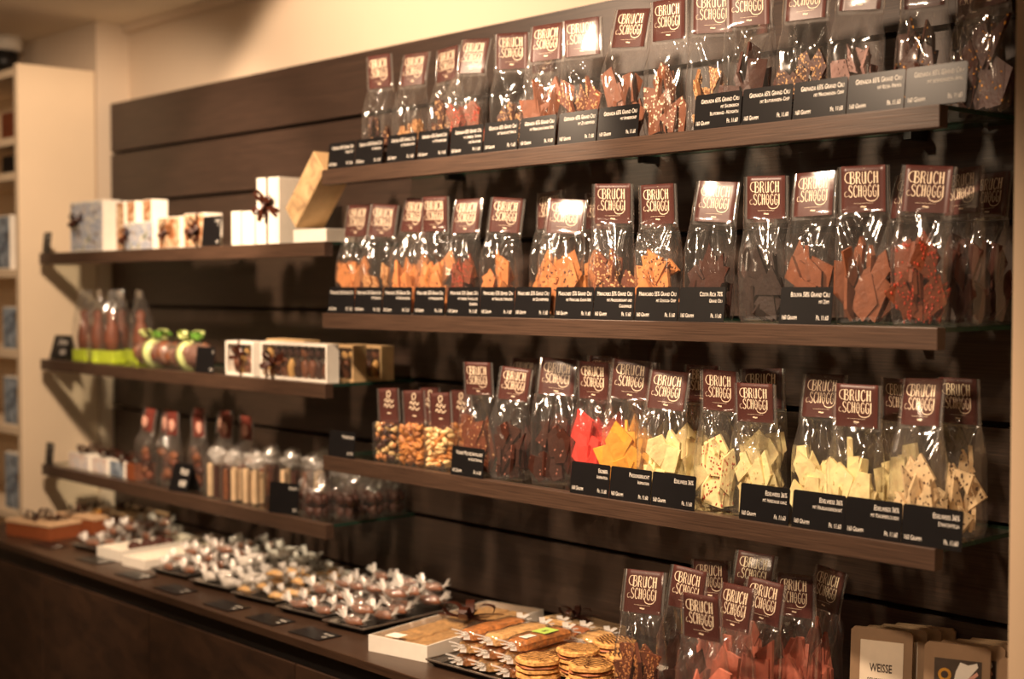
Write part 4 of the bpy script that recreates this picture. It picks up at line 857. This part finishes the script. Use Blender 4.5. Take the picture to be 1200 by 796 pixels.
for c_ in range(3):
    bar(-2.262 + .070 * c_, 2.108 + .004 * c_, zt + .002, 1.60, .085, .055, .022, (M_flor2, M_cream_fill, M_flor2)[c_], ['lower short pale bar lying behind the first pile', 'lower short dark brown bar lying behind the piles', 'lower short almond bar behind the stickered bar'][c_])
    bar(-2.262 + .070 * c_, 2.108 + .004 * c_, zt + .031, 1.64, .085, .055, .022, (M_flor2, M_cream_fill, M_flor2)[c_], ['upper short pale bar behind the first pile', 'upper short dark brown bar behind the piles', 'upper short almond bar behind the stickered bar'][c_])
def cookie(x, y, z, label, seed, r=.045):
    t = thing('round_cookie', label, 'cookie', (x, y, z), seed * 1.3, 'round striped cookies'); rn = random.Random(seed)
    def disc(z0, z1, rr, m, name, par):
        N = 28; vs = [(0, 0, z1 + .001)]; ph = rn.uniform(0, 6)
        rad = [rr * (1 + .035 * math.sin(5 * a * 2 * PI / N + ph) + rn.uniform(-.03, .03)) for a in range(N)]
        for (zz, k) in ((z1, .82), (z1 - .003, .97), (z0 + .002, 1), (z0, .9)):
            vs += [(rad[i] * k * math.cos(2 * PI * i / N), rad[i] * k * math.sin(2 * PI * i / N), zz + (rn.uniform(-.0008, .0012) if k < .9 else 0)) for i in range(N)]
        vs.append((0, 0, z0)); fs = [(0, 1 + i, 1 + (i + 1) % N) for i in range(N)]
        for j in range(3): fs += [(1 + j * N + i, 1 + (j + 1) * N + i, 1 + (j + 1) * N + (i + 1) % N, 1 + j * N + (i + 1) % N) for i in range(N)]
        fs += [(1 + 3 * N + (i + 1) % N, 1 + 3 * N + i, len(vs) - 1) for i in range(N)]
        return MB().add(vs, fs, 0, False).build(name, m, par)
    disc(0, .009, r, M_cookie, 'bottom_biscuit', t); disc(.009, .016, r * .97, M_cream_fill, 'filling', t); top = disc(.016, .027, r, M_cookie, 'top_biscuit', t)
    s = MB()
    for k in range(9):
        yy = -r * .8 + 1.6 * r * k / 8; hx = math.sqrt(max(0, (r * .9) ** 2 - yy * yy)); strip(s, [(-hx + 2 * hx * i / 6, yy + .0022 * math.sin(i * 2.1 + k), .0300) for i in range(7)], .0034, n=3)
    s.build('chocolate_stripes', C_dark, top)
ck = [(-2.062, 1.932, 0), (-2.064, 1.934, 1), (-2.058, 2.045, 0), (-2.060, 2.043, 1), (-1.962, 1.975, 0), (-1.960, 1.978, 1), (-2.050, 2.145, 0), (-2.052, 2.143, 1), (-1.955, 2.085, 0), (-1.957, 2.083, 1)]
cn = ['beside the wrapped bars', 'in the middle of the cookie rows', 'in the foreground centre of the cookies', 'at the back of the cookies', 'next to the nut topped chocolate bag']
for k, (x, y, lay) in enumerate(ck): cookie(x, y, zt + .0005 + lay * .0285, ('striped cookie topping the stack ' if lay else 'lower cookie in the stack ') + cn[k // 2], k)

# brochure like chocolate packs in the near corner
def pack(x, y, rz, kind, label, group):
    t = thing('chocolate_pack', label, 'chocolate pack', (x, y, ZC), rz, group); t.rotation_euler = (-.1, 0, rz); w_, h = .112, .176
    r = .006; P = [(0, 0), (w_, 0), (w_, h - r), (w_ - r, h), (r, h), (0, h - r)]
    MB().prism(P, 0, .011).build('kraft_sleeve', M_kr2, t)
    if kind == 'white':
        wn = MB().box(.018, w_ - .016, -.0008, -.0001, .02, h - .022).build('printed_window', mat('sleeve_print_white', sRGB(238, 222, 198), .6, var=.04), t)
        m_ = MB(); put_text(m_, 'WEISSE', .021, w_ / 2, .098, -.0012, 'C', .06, .6, .0004, 0, None, False); m_.build('text_line', M_ink, t)
        m_ = MB(); put_text(m_, 'SCHOKOLADE', .012, w_ / 2, .078, -.0012, 'C', .06, .6, .0002, 0, None, False); m_.build('text_line', M_ink, t)
    else:
        MB().box(.018, w_ - .014, -.0008, -.0001, .02, h - .026).build('printed_window', mat('sleeve_print_dark', sRGB(74, 62, 52), .5, var=.2), t)
        m_ = MB(); ribbon(m_, [(.036 + .009 * math.cos(a * .785), .122 + .009 * math.sin(a * .785)) for a in range(9)], .005, -.0012, lambda a, b, c: (a, c, b), False); m_.build('gold_ring', M_goldr, t)
        MB().prism([(.055, .13), (.062, .146), (.075, .142), (.09, .147), (.092, .14), (.06, .098), (.05, .105)], -.0014, -.0009).build('white_leaf', M_carton, t)
        MB().prism([(.052, .098), (.09, .132), (.093, .127), (.058, .092)], -.002, -.0015).build('pale_bar', M_pinkpic, t)
pl = ['foremost', 'second', 'third', 'rearmost']
for k in range(4): pack(-1.508 + .013 * k, 2.195 + .026 * k, .36, 'white', f'{pl[k]} kraft chocolate pack with pale window in the stack beside the ruby bags', 'kraft packs with pale window')
for k in range(4): pack(-1.355 + .013 * k, 2.195 + .026 * k, .36, 'dark', f'{pl[k]} kraft chocolate pack with dark picture in the stack before the partition', 'kraft packs with dark picture')
pack(-1.215, 2.19, .1, 'dark', 'kraft chocolate pack cut off at the partition in the picture corner', 'kraft packs with dark picture')

# things in the bookcase
bl = ['brown chocolate slab basket high in the bookcase', 'black box low on the second bookcase board', 'blue grey packet on the bookcase, below the black box', 'brown parcel beside the blue grey packet in the bookcase', 'blue grey packet on the middle bookcase board', 'blue printed packet on the lower bookcase board', 'tall pale blue packet on the lowest visible bookcase board']
bi = [(-4.92, 2.03, 2.018, .15, .09, .09, C_brown, None), (-4.92, 2.03, 1.898, .15, .08, .06, M_black, None), (-4.99, 2.03, 1.563, .13, .05, .19, M_carton, P_blue), (-4.85, 2.05, 1.563, .08, .05, .16, M_kraft, None),
      (-4.93, 2.03, 1.283, .15, .05, .15, M_carton, P_blue), (-4.93, 2.03, 1.018, .15, .05, .17, M_carton, P_blue), (-4.93, 2.03, .72, .15, .06, .2, M_carton, P_blue)]
for k, (x, y, z, w_, d, h, m, f) in enumerate(bi): box_thing('packet', bl[k], 'packet', x, y, z, w_, d, h, 0, m, f)
